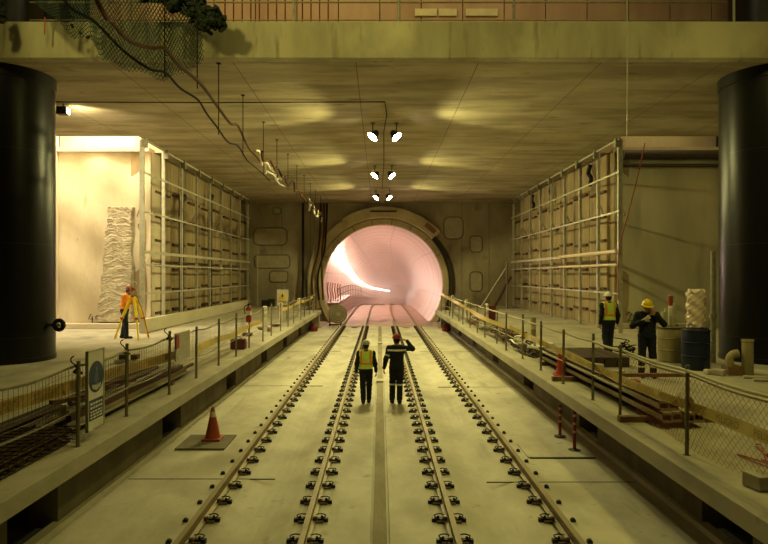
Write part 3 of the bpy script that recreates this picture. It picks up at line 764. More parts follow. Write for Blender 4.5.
# small triangular warning board further on
o = thing('warning_sign', 'small white board with a yellow triangle on the far left fence', 'sign', (-4.95,30.5,0))
m = MB(); m.box(-.29,.29,-.01,.01,1.87,2.66); m.build('board', M['white'], o)
m = MB(); m.prism([(-.22,2.18),(.22,2.18),(0,2.58)], -.016,-.01); m.build('triangle', M['yellow'], o)
m = MB(); m.prism([(-.03,2.26),(.03,2.26),(.04,2.42),(-.04,2.42)], -.02,-.016); m.build('pictogram', M['dark'], o)
m = MB(); m.box(-.2,.2,-.016,-.01,1.95,2.1); m.build('text_panel', M['paletape'], o)
m = MB(); m.cyl((-.2,.03,PZ),(-.2,.03,2.6),.025,n=6); m.build('leg', M['post'], o)
m = MB(); m.cyl((.2,.03,PZ),(.2,.03,2.6),.025,n=6); m.build('leg', M['post'], o)

# ------------------------------------------------------------------ left platform clutter
bars = []
def bar(name, x, y0, y1, z, r, m_, label, kind='round', tilt=0, group=None):
    b = MB()
    if kind == 'round': b.cyl((x,y0,z),(x+tilt,y1,z),r,n=8)
    elif kind == 'angle':
        b.prism([(x-r,z-r),(x+r,z-r),(x+r,z-r+.015),(x-r+.015,z-r+.015),(x-r+.015,z+r),(x-r,z+r)], y0, y1)
    else: b.box(x-r,x+r,y0,y1,z-r,z+r)
    return tag(b.build(name, m_), label, 'bar', group)
for k,y in enumerate((5.2,7.4,9.0,12.2)):
    b = MB(); b.box(-6.1,-4.22 if k>1 else -4.9,y,y+.12,PZ,PZ+.10)
    tag(b.build('timber_bearer', M['wood']), f'{ORD[k]} timber bearer from the camera under the long steel bars, left platform', 'timber', 'bearers under the left bars')
SG = 'long steel bars on the left platform'
mm_ = [M['steel'],M['brownrust'],M['rebar'],M['kerb']]
spec = [(-4.30,.045,'angle'),(-4.44,.04,'round'),(-4.58,.05,'box'),(-4.74,.045,'angle'),(-4.90,.04,'round'),(-5.05,.05,'box'),(-5.22,.045,'angle'),(-5.38,.05,'box'),(-5.55,.04,'round')]
for i,(x,r,kd) in enumerate(spec):
    bar('steel_bar', x, (8.3+.35*(i%3)) if i<4 else 4.7+.2*(i%3), 13.4+.4*((i*2)%3), PZ+.101+r, r, mm_[i%3], f'{ORD[i]} long steel bar from the platform edge, bottom layer of the left pile', kd, 0, SG)
for i,(x,r,kd) in enumerate(((-4.36,.04,'box'),(-4.55,.045,'round'),(-4.75,.05,'box'),(-4.98,.045,'angle'),(-5.2,.05,'box'),(-5.45,.05,'box'))):
    bar('steel_bar', x, 8.4+.3*i if i<3 else 4.6+.1*i, 13.0+.3*i, PZ+.202+r, r, mm_[(i*3+1)%4], f'{ORD[i]} long steel bar from the platform edge, middle layer of the left pile', kd, 0, SG)
for i,(x,r,kd) in enumerate(((-4.6,.04,'round'),(-5.05,.05,'box'),(-5.35,.045,'angle'))):
    bar('steel_bar', x, 8.9 if i==0 else 4.6, 12.4+.3*i, PZ+.303+r, r, [M['brownrust'],M['kerb'],M['steel']][i], f'{ORD[i]} long steel bar from the platform edge, top layer of the left pile', kd, 0, SG)
for i,(x,y,L_,an) in enumerate(((-4.5,8.9,.8,-.5),(-4.5,10.2,.7,-.7))):
    b = MB(); b.cbox((x,y,PZ+.43),(.09,L_,.06),Matrix.Rotation(an,3,'Z'))
    tag(b.build('timber_offcut', M['wood']), ['pinkish timber offcut on the left bars, near the safety board','timber offcut on the left bars, beyond the safety board'][i], 'timber')
# mats of reinforcement
for k,(y0,z) in enumerate(((5.6,.03),(5.7,.11),(5.55,.19))):
    o = thing('rebar_mat', f'{["lowest","middle","topmost"][k]} dark rebar mat of the stack at the near end of the left platform', 'rebar mat', (-4.47,y0,PZ+z), 0, 'rebar mats')
    b = MB()
    for x in np.arange(-.36,.37,.07): b.cyl((x,.1*math.sin(x*40),0),(x+.02*math.sin(x*50+k),2.5+.1*math.sin(x*33),0),.012,n=5)
    b.build('long_bars', M['brownrust'], o)
    b = MB()
    for y in np.arange(.05,2.5,.16): b.cyl((-.38,y,.02),(.38,y+.05*k+.03*math.sin(y*9),.02),.009,n=5)
    b.build('cross_bars', M['rebar'], o)
# cloth, case, planks, extinguisher, bollards
o = tag(MB().box(-3.96,-3.93,11.55,12.42,1.72,2.27).build('cloth', M['rubble'], bevel=.01), 'pale cloth draped on the left fence beyond the safety board', 'cloth')
b = MB(); b.box(-3.925,-3.905,11.5,11.68,1.98,2.24); b.build('red_label', M['red'], o)
o = thing('tool_case', 'dark maroon tool case on the left platform edge', 'case', at(238.5,349,18.2))
b = MB(); b.box(-.22,.22,-.15,.15,.001,.31); b.build('body', M['maroon'], o, bevel=.03)
b = MB(); b.tube(smooth_path([(-.08,0,.3),(-.08,0,.36),(.08,0,.36),(.08,0,.3)],4), .014, 6); b.build('handle', M['black'], o)
b = MB(); b.box(-.222,.222,-.152,-.149,.2,.215); b.build('seam', M['black'], o)
b = MB(); b.cbox((-6.35,15.3,PZ+.05),(.75,.25,.10)); tag(b.build('timber_plank', M['kerb']), 'short pale plank lying behind the left fence', 'plank')
for k,(x) in enumerate((-6.55,-6.25)):
    b = MB(); b.cbox((x,15.32,PZ+.101+.06),(.17,.2,.12)); tag(b.build('block', M['dark'] if k==0 else M['brownrust'], bevel=.01), ['dark block on the short plank behind the left fence','brown block on the short plank behind the left fence'][k], 'block')
o = thing('fire_extinguisher', 'red extinguisher hung on the tall post of the left fence', 'extinguisher', (-4.02,18.42,1.95))
b = MB(); b.lathe([(.05,0),(.085,.02),(.085,.40),(.06,.47),(.025,.50),(.025,.54)], (0,-.05,0), 16); b.build('cylinder', M['red'], o, smooth=True)
b = MB(); b.lathe([(.087,.22),(.087,.36)], (0,-.05,0), 16); b.build('label_band', M['white'], o, smooth=True)
b = MB(); b.box(-.02,.08,-.07,-.03,.54,.57); b.box(-.03,.03,-.08,-.02,.52,.56); b.build('valve', M['black'], o)
b = MB(); b.tube(smooth_path([(0,-.05,.53),(-.12,-.06,.48),(-.11,-.06,.25)],5), .013, 6); b.build('hose', M['black'], o)
def bollard(x,y,h,label,m_='white'):
    o = thing('bollard', label, 'bollard', (x,y,PZ), 0, 'white plastic bollards')
    b = MB(); b.lathe([(.14,0),(.14,.04),(.085,.06),(.085,h-.03),(.06,h)], (0,0,0), 16); b.build('tube', M[m_], o, smooth=True)
    b = MB(); b.lathe([(.088,h*.6),(.088,h*.72)], (0,0,0), 16); b.build('band', M['kerb'], o, smooth=True)
bollard(-4.39,22.9,1.07,'white bollard behind the left fence, just past the extinguisher')
bollard(-4.5,27.2,1.0,'white bollard behind the left fence, before the triangle board')
bollard(-4.4,32.5,1.0,'white bollard behind the left fence, near the tunnel')
bollard(4.28,24.1,1.1,'white bollard behind the right fence, beside the dark red board')
bollard(4.2,29.2,1.05,'white bollard behind the right fence, second from the tunnel')
bollard(4.15,34.2,1.1,'white bollard behind the right fence, nearest the tunnel')
bollard(4.75,18.6,.95,'greenish white bollard behind the right fence, in the cable tangle','cream')
b = MB(); b.cbox((4.9,26.5,PZ+.45),(.42,.04,.9),Matrix.Rotation(.2,3,'X')); tag(b.build('board', M['maroon']), 'dark red board leaning behind the right fence', 'board')
for i,(x,y,s_) in enumerate(((-4.5,24.0,.25),(-4.75,24.6,.3),(-5.0,25.4,.28),(-4.55,26.2,.2),(-4.9,22.2,.3))):
    b = MB(); b.cbox((x,y,PZ+.05),(s_,s_*1.4,.1),Matrix.Rotation(i*.8,3,'Z'))
    tag(b.build('timber_offcut', [M['wood'],M['brownrust'],M['rubble']][i%3]), f'{["brown","rusty","pale","second brown","dark rusty"][i]} offcut on the left platform around the white bollards', 'offcut', 'offcuts by the left bollards')
for i,(x,w) in enumerate(((266,.55),(271.5,.45))):
    p = at(x,301,43.3); b = MB(); b.box(p.x-w/2,p.x+w/2,43.0,43.5,PZ,PZ+.45+.08*i)
    tag(b.build('crate', M['dark'], bevel=.02), ['wider dark crate at the foot of the end wall, left','narrower dark crate at the foot of the end wall, left'][i], 'crate')
# tyre-like fender by the left column
o = thing('hose_reel', 'small black reel fixed beside the left column foot', 'reel', (at(59,325,15.95)))
b = MB(); b.tube([(.12*math.cos(a),0,.12*math.sin(a)) for a in np.linspace(0,2*PI,25)], .06, 8); b.build('coil', M['black'], o, smooth=True)
b = MB(); b.cyl((0,-.03,0),(0,.03,0),.05,n=12); b.build('hub', M['galvold'], o)
b = MB(); b.box(-.8,-.12,-.03,.03,-.04,.04); b.build('bracket', M['dark'], o)

# cable drum by the tunnel mouth
o = thing('cable_drum', 'round cable drum on a stand beside the track at the tunnel mouth', 'drum', (-2.86,40.3,0))
R = Matrix.Rotation(PI/2,3,'X') ; R = Matrix.Rotation(.25,3,'Z') @ R
c = Vector((0,0,.78))
for q in (-.22,.22):
    b = MB(); b.lathe([(.62,q-.025),(.62,q+.025)], c, 32, R); b.build('flange', M['patch'], o, smooth=True)
b = MB(); b.lathe([(.45,-.2),(.45,.2)], c, 28, R); b.build('winding', M['dark'], o, smooth=True)
for rr in (.55,.4,.25):
    b = MB(); b.tube([c+R @ Vector((rr*math.cos(a),rr*math.sin(a),.25)) for a in np.linspace(0,2*PI,33)], .02, 5, cap=False); b.build('flange_rib', M['patchline'], o)
b = MB(); b.lathe([(.09,.2),(.09,.29)], c, 16, R); b.build('hub', M['kerb'], o)
for x in (-.5,.24):
    b = MB(); b.cbox((x,0,.06),(.1,.7,.10)); b.cbox((x,0,.4),(.07,.07,.7)); b.build('leg', M['dark'], o)
b = MB(); b.cbox((-.13,-.3,.1),(.8,.07,.07)); b.build('cross_bar', M['dark'], o)
# red bags under the platform ends
for k,x in enumerate((-4.02,4.0)):
    prof_ = [(.02,0),(.24,.02),(.29,.15),(.25,.32),(.14,.42),(.05,.5)]
    b = MB(); b.lathe([(r*(1+.05*math.sin(z*30)),z) for r,z in prof_], (x,36.2,0), 18)
    tag(b.build('sack', M['sackred'], smooth=True), ['red sack on the track slab under the left platform end','red sack on the track slab under the right platform end'][k], 'sack')

# cone on its board
def cone(name, m_, loc, h, label, band=True, top=.2):
    o = thing(name, label, 'cone', loc)
    r0 = .17*h/.7; b = MB(); b.cbox((0,0,.02),(.40*h/.7,.40*h/.7,.04)); b.build('base', m_, o, bevel=.012)
    b = MB(); b.lathe([(r0,.035),(r0*.93,.06),(r0*top,h-.02),(r0*(top-.06),h),(.0005,h)], (0,0,0), 24); b.build('body', m_, o, smooth=True)
    if band:
        b = MB(); z0,z1 = h*.70,h*.86; f = lambda z: r0*.93+(r0*.2-r0*.93)*(z-.06)/(h-.08)+.004
        b.lathe([(f(z0),z0),(f(z1),z1)], (0,0,0), 24); b.build('collar', M['conewhite'], o, smooth=True)
    return o
cy = 2040/(444-275.0)
b = MB(); b.cbox((-3.5,12.13,.022),(.96,1.0,.04)); bo = tag(b.build('board', M['trackwall'], bevel=.005), 'thin dark board under the orange traffic cone on the slab', 'board')
cone('traffic_cone', M['orange_cone'], (-3.42,12.28,.042), .66, 'orange traffic cone with pale collar on a board beside the left track')
cone('traffic_cone', M['cone_red'], (4.07,13.4,PZ), .60, 'plain red cone behind the right fence beside steel channels', band=False, top=.55)
# red and white delineator posts
def delineator(p, h, label):
    o = thing('delineator_post', label, 'post', p, 0, 'red delineator posts')
    b = MB(); b.lathe([(.12,0),(.12,.025),(.05,.04)], (0,0,0), 16); b.build('base', M['dark'], o, smooth=True)
    b = MB(); b.lathe([(.032,.04),(.032,h-.02),(.022,h)], (0,0,0), 14); b.build('tube', M['red'], o, smooth=True)
    for z in (.45,.65,.85):
        b = MB(); b.lathe([(.034,h*z),(.034,h*z+.045)], (0,0,0), 14); b.build('band', M['conewhite'], o, smooth=True)
delineator((180*12.6/F,12.6,0), .68, 'further red and white delineator post on the slab below the right platform')
delineator((194.5*11.6/F,11.6,0), .78, 'nearer red and white delineator post on the slab below the right platform')
b = MB(); b.box(2.75,3.95,11.15,12.0,.002,.02); tag(b.build('cover_plate', M['slab']), 'flat cover plate in the slab beside the delineator posts', 'plate')
b = MB(); b.box(2.78,4.0,11.1,11.14,.002,.02); tag(b.build('timber_lath', M['dark']), 'thin dark lath lying before the delineator posts', 'lath')

# ------------------------------------------------------------------ right platform clutter
for k,(y,x0,x1) in enumerate(((9.15,3.66,5.35),(12.7,3.66,5.2),(14.9,4.0,5.2))):
    b = MB(); b.box(x0,x1,y,y+.11,PZ,PZ+.09)
    tag(b.build('timber_bearer', M['wood']), f'{["nearest","middle","furthest"][k]} timber bearer under the steel channels, right platform', 'timber', 'bearers under the channels')
def channel(x,z,y0,y1,label):
    s_ = .075; t = .012; b = MB()
    b.prism([(x-s_,z),(x+s_,z),(x+s_,z+2*s_),(x-s_,z+2*s_),(x-s_,z+1.55*s_),(x+s_-t,z+1.55*s_),(x+s_-t,z+.45*s_),(x-s_,z+.45*s_)], y0, y1)
    b.box(x-s_,x-s_+t,y0,y1,z,z+2*s_)
    tag(b.build('steel_channel', M['steel']), label, 'channel', 'steel channels on the right platform')
for i in range(4): channel(4.19+.165*i, PZ+.091, 8.75+.05*(i%2), 15.2, f'{ORD[i]} steel channel from the platform edge, bottom row of the right stack')
for i in range(2): channel(4.19+.165*i, PZ+.242, 8.85+.05*i, 15.2-.2*i, ['steel channel on top of the right stack, on the platform edge side','steel channel on top of the right stack, away from the edge'][i])
b = MB(); b.box(4.0,5.6,10.9,11.0,PZ+.395,PZ+.455); tag(b.build('timber_batten', M['wood']), 'brown batten lying across the stacked steel channels', 'timber')
for i,(x,y,L_) in enumerate(((4.95,10.4,.5),(5.25,10.2,.45))):
    b = MB(); n = 18
    b.tube([(x,y,PZ+.09),(x+.1,y+L_,PZ+.09)], .085, n); tag(b.build('pipe_offcut', M['cream' if i else 'dark'], smooth=True), ['dark short pipe offcut beside the steel channels','pale short pipe offcut beside the steel channels'][i], 'pipe')
b = MB(); b.cbox((4.07,6.35,PZ+.08),(.34,.24,.15),Matrix.Rotation(.2,3,'Z')); tag(b.build('timber_block', M['rubble'], bevel=.01), 'short timber block at the near right platform edge', 'block')
for i in range(4):
    for k in range(2):
        b = MB(); x = 5.0+.31*i; b.cbox((x,15.6,PZ+.061+.121*k),(.28,2.0,.12))
        tag(b.build('timber_beam', M['rebar']), f'{ORD[i]} dark timber beam from the track, {"lower" if k==0 else "upper"} layer of the right stack', 'beam', 'dark timber beams on the right platform')
def tangle(name, c, size, n, r, m_, label, seed):
    r_ = np.random.default_rng(seed); b = MB()
    for i in range(n):
        p = [Vector(c)+Vector((r_.uniform(-1,1)*size[0], r_.uniform(-1,1)*size[1], abs(r_.normal(0,.5))*size[2]+r)) for _ in range(4)]
        b.tube(smooth_path(p,5), r, 5)
    return tag(b.build(name, m_), label, 'tangle', kind=None)
tangle('cable_tangle', (4.35,17.2,PZ), (.4,1.4,.3), 14, .022, M['rebar'], 'dark tangle of cable behind the right fence, beside the red cone', 1)
tangle('cable_tangle', (4.5,21.0,PZ), (.45,1.6,.35), 14, .022, M['brownrust'], 'brown tangle of rebar behind the middle of the right fence', 2)
tangle('cable_tangle', (4.45,27.0,PZ), (.4,2.5,.35), 14, .025, M['wood'], 'pale brown tangle behind the far right fence near the bollards', 3)
tangle('plastic_sheet', (4.5,16.9,PZ), (.35,.5,.25), 10, .05, M['white'], 'crumpled white plastic in front of the dark timber beams', 4)
tangle('cable_tangle', (4.4,24.5,PZ), (.4,1.0,.3), 9, .03, M['rubble'], 'pale tangle behind the right fence, before the second bollard', 12)
tangle('cable_tangle', (4.6,19.2,PZ), (.4,.7,.3), 8, .03, M['white'], 'white crumpled strips around the greenish bollard, right', 13)
tangle('wire_scrap', (7.05,17.3,PZ), (.22,.4,.3), 10, .015, M['cable_k'], 'loop of black wire on the platform between workers and drums', 6)
tangle('wire_scrap', (4.85,6.9,PZ), (.4,.9,.03), 4, .008, M['cable_r'], 'orange scrap wire on the platform behind the orange net', 7)
for i,(x,y,s_) in enumerate(((5.0,12.2,.22),(5.2,13.4,.2),(5.05,14.4,.25))):
    b = MB(); b.cbox((x+.15,y,PZ+.06),(s_,s_,.12),Matrix.Rotation(i,3,'Z')); tag(b.build('rubble_block', [M['red'],M['rubble'],M['rubble']][i], bevel=.02), ['small red block beside the steel channels','small pale block beside the steel channels, nearer the workers','small pale block beside the steel channels, nearest the beams'][i], 'block')
# poles near the far right
p0 = at(480,304,40); p1 = at(506,268,40)
b = MB(); b.cyl((p0.x,40,PZ),p1,.06,n=8); tag(b.build('prop_pole', M['galv']), 'pale prop pole leaning left of the right stud frame', 'pole')
b = MB(); b.cyl((p1.x+.1,40.2,PZ),(p1.x+.1,40.2,p1.z+.4),.07,n=8); tag(b.build('standing_pole', M['galvold']), 'upright pole at the top of the leaning prop pole', 'pole')
b = MB(); b.cbox((8.3,40.9,PZ+1.0),(.12,.4,2.6),Matrix.Rotation(.5,3,'Y')); tag(b.build('timber_plank', M['brownrust']), 'dark plank leaning beside the upright pole, far right', 'plank')

# drums
def drum(c, m_, label, r=.30, h=.92):
    o = thing('drum', label, 'drum', c)
    b = MB(); b.lathe([(r-.03,0),(r,.02),(r,h*.32),(r+.018,h*.335),(r,h*.35),(r,h*.65),(r+.018,h*.665),(r,h*.68),(r,h-.05),(r-.02,h-.01),(r-.05,h)], (0,0,0), 32); b.build('shell', m_, o, smooth=True)
    b = MB(); b.lathe([(r+.012,h-.06),(r+.012,h-.03)], (0,0,0), 32); b.build('rim', M['dark'], o, smooth=True)
    b = MB(); b.cyl((.15,0,h),(.15,0,h+.025),.04,n=12); b.build('bung', M['black'], o)
    return o
drum((7.55,14.35,PZ), M['navyblue'], 'blue plastic drum beside the right black column', .31, .98)
drum((7.62,15.7,PZ), M['cream'], 'dirty cream drum behind the blue drum, with sample tubes on top', .33, .92)
# crumpled wrap standing on the blue drum
nu,nv = 28,22; vs = []; r_ = np.random.default_rng(11)
for jv in range(nv+1):
    for i in range(nu):
        a = 2*PI*i/nu; rr = .2+.022*math.sin(3*a+jv*.9)+.016*math.sin(7*a-jv*1.7)+r_.normal(0,.006)
        z = .865*jv/nv
        if jv == nv: z += .05*math.sin(4*a)
        vs.append((rr*1.02*math.cos(a), rr*.7*math.sin(a), z))
b = MB(); b.add(vs, [(jv*nu+i, jv*nu+(i+1)%nu,(jv+1)*nu+(i+1)%nu,(jv+1)*nu+i) for jv in range(nv) for i in range(nu)]+[tuple(range(nu)),tuple(nv*nu+i for i in range(nu))])
o = b.build('wrapped_bundle', M['foil'], smooth=True); o.location = (7.55,14.35,PZ+.982+.025); tag(o, 'tall crumpled shiny bundle standing on the blue drum', 'bundle')
for i,(x,y,h,r) in enumerate(((7.36,15.58,.35,.045),(7.46,15.64,.42,.05),(7.57,15.52,.5,.05),(7.62,15.74,.78,.055),(7.75,15.78,.55,.05))):
    b = MB(); b.cyl((x,y,PZ+.947),(x,y,PZ+.947+h),r,n=14); o = tag(b.build('sample_tube', M['kerb'] if i!=3 else M['white'], smooth=True), ['shortest pale sample tube on the cream drum','second pale sample tube from the left on the cream drum','middle pale sample tube on the cream drum','tallest sample tube with an orange band on the cream drum','pale sample tube on the cream drum beside the shiny bundle'][i], 'tube', 'sample tubes on the drum')
    if i == 3:
        b = MB(); b.lathe([(r+.003,PZ+.947+h-.28),(r+.003,PZ+.947+h-.02)], (x,y,0), 14); b.build('band', M['orange_cone'], o, smooth=True)
o = thing('safety_sign', 'white sign with a blue disc standing left of the cream drum', 'sign', (7.42,16.15,PZ))
b = MB(); b.box(-.14,.14,-.01,.01,.88,1.24); b.build('board', M['white'], o)
b = MB(); b.cyl((0,-.011,1.08),(0,-.016,1.08),.12,n=28); b.build('blue_disc', M['blue'], o)
b = MB(); b.cyl((0,-.016,1.12),(0,-.02,1.12),.028,n=12); b.prism([(-.06,1.0),(.06,1.0),(.03,1.09),(-.03,1.09)],-.02,-.016); b.build('pictogram', M['white'], o)
b = MB(); b.cyl((0,.025,0),(0,.025,1.2),.02,n=8); b.build('leg', M['post'], o)
b = MB(); b.cyl((8.55,15.4,PZ),(8.55,15.4,4.0),.06,n=10); b.cyl((8.55,15.4,2.3),(8.55,15.4,2.42),.09,n=10)
tag(b.build('standing_pipe', M['galvold'], smooth=True), 'upright grey pipe beside the right black column', 'pipe')
b = MB(); b.lathe([(.12,0),(.12,.74),(.13,.75),(.13,.8),(.10,.8),(.10,.76)], (8.27,13.5,PZ), 22); tag(b.build('pipe_offcut', M['cream'], smooth=True), 'pale pipe offcut standing before the right black column', 'pipe')
b = MB(); b.cbox((7.95,13.55,PZ+.1),(.34,.3,.2)); tag(b.build('timber_block', M['wood'], bevel=.01), 'brown block under the elbow pipe at the right column', 'block')
b = MB(); b.tube(smooth_path([(7.9,13.55,PZ+.202),(7.9,13.55,PZ+.36),(7.95,13.52,PZ+.46),(8.06,13.5,PZ+.49)],5), .09, 14); tag(b.build('pipe_elbow', M['cream'], smooth=True), 'pale pipe elbow on the brown block at the right column', 'pipe')
for i,(x,y,s_) in enumerate(((7.45,13.6,.16),(7.6,13.45,.2),(7.72,13.75,.15))):
    b = MB(); b.cbox((x,y,PZ+s_*.35),(s_,s_*1.2,s_*.7),Matrix.Rotation(i*.7,3,'Z')); tag(b.build('rubble_lump', M['rubble'], bevel=.03), ['pale lump on the platform before the blue drum','largest pale lump between the blue drum and the elbow pipe','small pale lump beside the brown block'][i], 'lump')
for i in range(2):
    b = MB(); b.cyl((7.9+.0*i,13.05-.35*i,PZ+.035),(10.4,12.4-.35*i,PZ+.035),.035,n=8); tag(b.build('pipe', M['kerb']), ['further pale pipe lying at the right column foot','nearer pale pipe lying at the right column foot'][i], 'pipe')

# ------------------------------------------------------------------ people
class SDF:
    def __init__(s, lo, hi, h):
        s.lo = np.array(lo,float); s.h = h; s.n = np.ceil((np.array(hi)-s.lo)/h).astype(int)+1
        s.ax = [s.lo[i]+h*np.arange(s.n[i]) for i in range(3)]; s.D = np.full(s.n, .3, np.float32)
    def sub(s, lo, hi):
        a = [max(0,int((lo[i]-s.lo[i])/s.h)) for i in range(3)]; b = [min(s.n[i], int((hi[i]-s.lo[i])/s.h)+2) for i in range(3)]
        sl = tuple(slice(a[i],max(a[i],b[i])) for i in range(3))
        g = np.meshgrid(*[s.ax[i][sl[i]] for i in range(3)], indexing='ij'); return sl, np.stack(g,-1).astype(np.float32)
    def put(s, sl, d, k):
        D = s.D[sl]
        if D.size == 0: return
        if k > 0:
            hh = np.maximum(k-np.abs(D-d),0)/k; s.D[sl] = np.minimum(D,d)-hh*hh*k*.25
        else: s.D[sl] = np.minimum(D,d)
    def cap(s, a, b, ra, rb, k=.03, fl=None, infl=0):
        a = np.array(a,np.float32); b = np.array(b,np.float32); R = max(ra,rb)+infl+.09
        sl,P = s.sub(np.minimum(a,b)-R, np.maximum(a,b)+R)
        q = P-a
        if fl is not None:
            nn = np.array(fl[0],np.float32); f = fl[1]; q = q+nn*((q@nn)*(f-1))[...,None]
        ba = b-a; t = np.clip((q@ba)/max(1e-9,float(ba@ba)),0,1)
        d = np.linalg.norm(q-t[...,None]*ba,axis=-1)-(ra+(rb-ra)*t)-infl
        s.put(sl,d,k)
    def ell(s, c, r, k=.03, R=None, infl=0):
        c = np.array(c,np.float32); r = np.array(r,np.float32)+infl; m = max(r)+.09
        sl,P = s.sub(c-m,c+m); q = P-c
        if R is not None: q = q@np.array(R,np.float32)
        k0 = np.linalg.norm(q/r,axis=-1); k1 = np.linalg.norm(q/(r*r),axis=-1)+1e-6
        s.put(sl, k0*(k0-1)/k1, k)
    def carve(s, c, r):
        c = np.array(c); sl,P = s.sub(c-r-.05,c+r+.05); d = np.linalg.norm(P-c.astype(np.float32),axis=-1)-r
        s.D[sl] = np.maximum(s.D[sl], -d)
    def cut(s, fn):
        sl,P = s.sub(s.lo-1,s.lo+s.n*s.h+1); s.D = np.maximum(s.D, fn(P[...,0],P[...,1],P[...,2]).astype(np.float32))
    def mesh(s, name, mt, parent, smooth=True):
        D = s.D.copy()
        for ax in range(3):
            sl = [slice(None)]*3; sl[ax] = 0; D[tuple(sl)] = .1; sl[ax] = -1; D[tuple(sl)] = .1
        I = D < 0; n = np.array(D.shape)-1
        cnt = np.zeros(n,np.int8)
        offs = [(i,j,k) for i in (0,1) for j in (0,1) for k in (0,1)]
        for o in offs: cnt += I[o[0]:o[0]+n[0], o[1]:o[1]+n[1], o[2]:o[2]+n[2]]
        act = (cnt>0)&(cnt<8); idx = np.argwhere(act)
        if len(idx) == 0: return None
        vid = np.full(n,-1,np.int64); vid[act] = np.arange(len(idx))
        acc = np.zeros((len(idx),3)); w = np.zeros(len(idx))
        for o in offs:
            for ax in range(3):
                if o[ax]: continue
                o2 = list(o); o2[ax] = 1
                A = D[idx[:,0]+o[0],idx[:,1]+o[1],idx[:,2]+o[2]]; B = D[idx[:,0]+o2[0],idx[:,1]+o2[1],idx[:,2]+o2[2]]
                cr = (A<0)!=(B<0); t = np.where(cr, A/(A-B+1e-12), 0)
                p = np.array(o,float)[None,:].repeat(len(idx),0); p[:,ax] = t
                acc += p*cr[:,None]; w += cr
        V = s.lo+(idx+acc/w[:,None])*s.h
        Fc = []
        for ax in range(3):
            u,v = (ax+1)%3,(ax+2)%3
            sa = [slice(None)]*3; sb = [slice(None)]*3; sa[ax] = slice(0,-1); sb[ax] = slice(1,None)
            ch = I[tuple(sa)] != I[tuple(sb)]; e = np.argwhere(ch)
            e = e[(e[:,u]>0)&(e[:,v]>0)&(e[:,u]<n[u])&(e[:,v]<n[v])]
            def cell(du,dv):
                q = e.copy(); q[:,u] += du; q[:,v] += dv; return vid[q[:,0],q[:,1],q[:,2]]
            Q = np.stack([cell(-1,-1),cell(0,-1),cell(0,0),cell(-1,0)],1)
            ins = I[e[:,0],e[:,1],e[:,2]]; Q[~ins] = Q[~ins][:,::-1]
            Fc.append(Q[(Q>=0).all(1)])
        Fc = np.concatenate(Fc)
        me = bpy.data.meshes.new(name); me.from_pydata(V.tolist(), [], Fc.tolist()); me.materials.append(mt)
        me.polygons.foreach_set('use_smooth',[True]*len(me.polygons)); me.update()
        o = bpy.data.objects.new(name, me); COL.objects.link(o); o.parent = parent
        return o
nrm = lambda v: np.array(v,float)/np.linalg.norm(v)
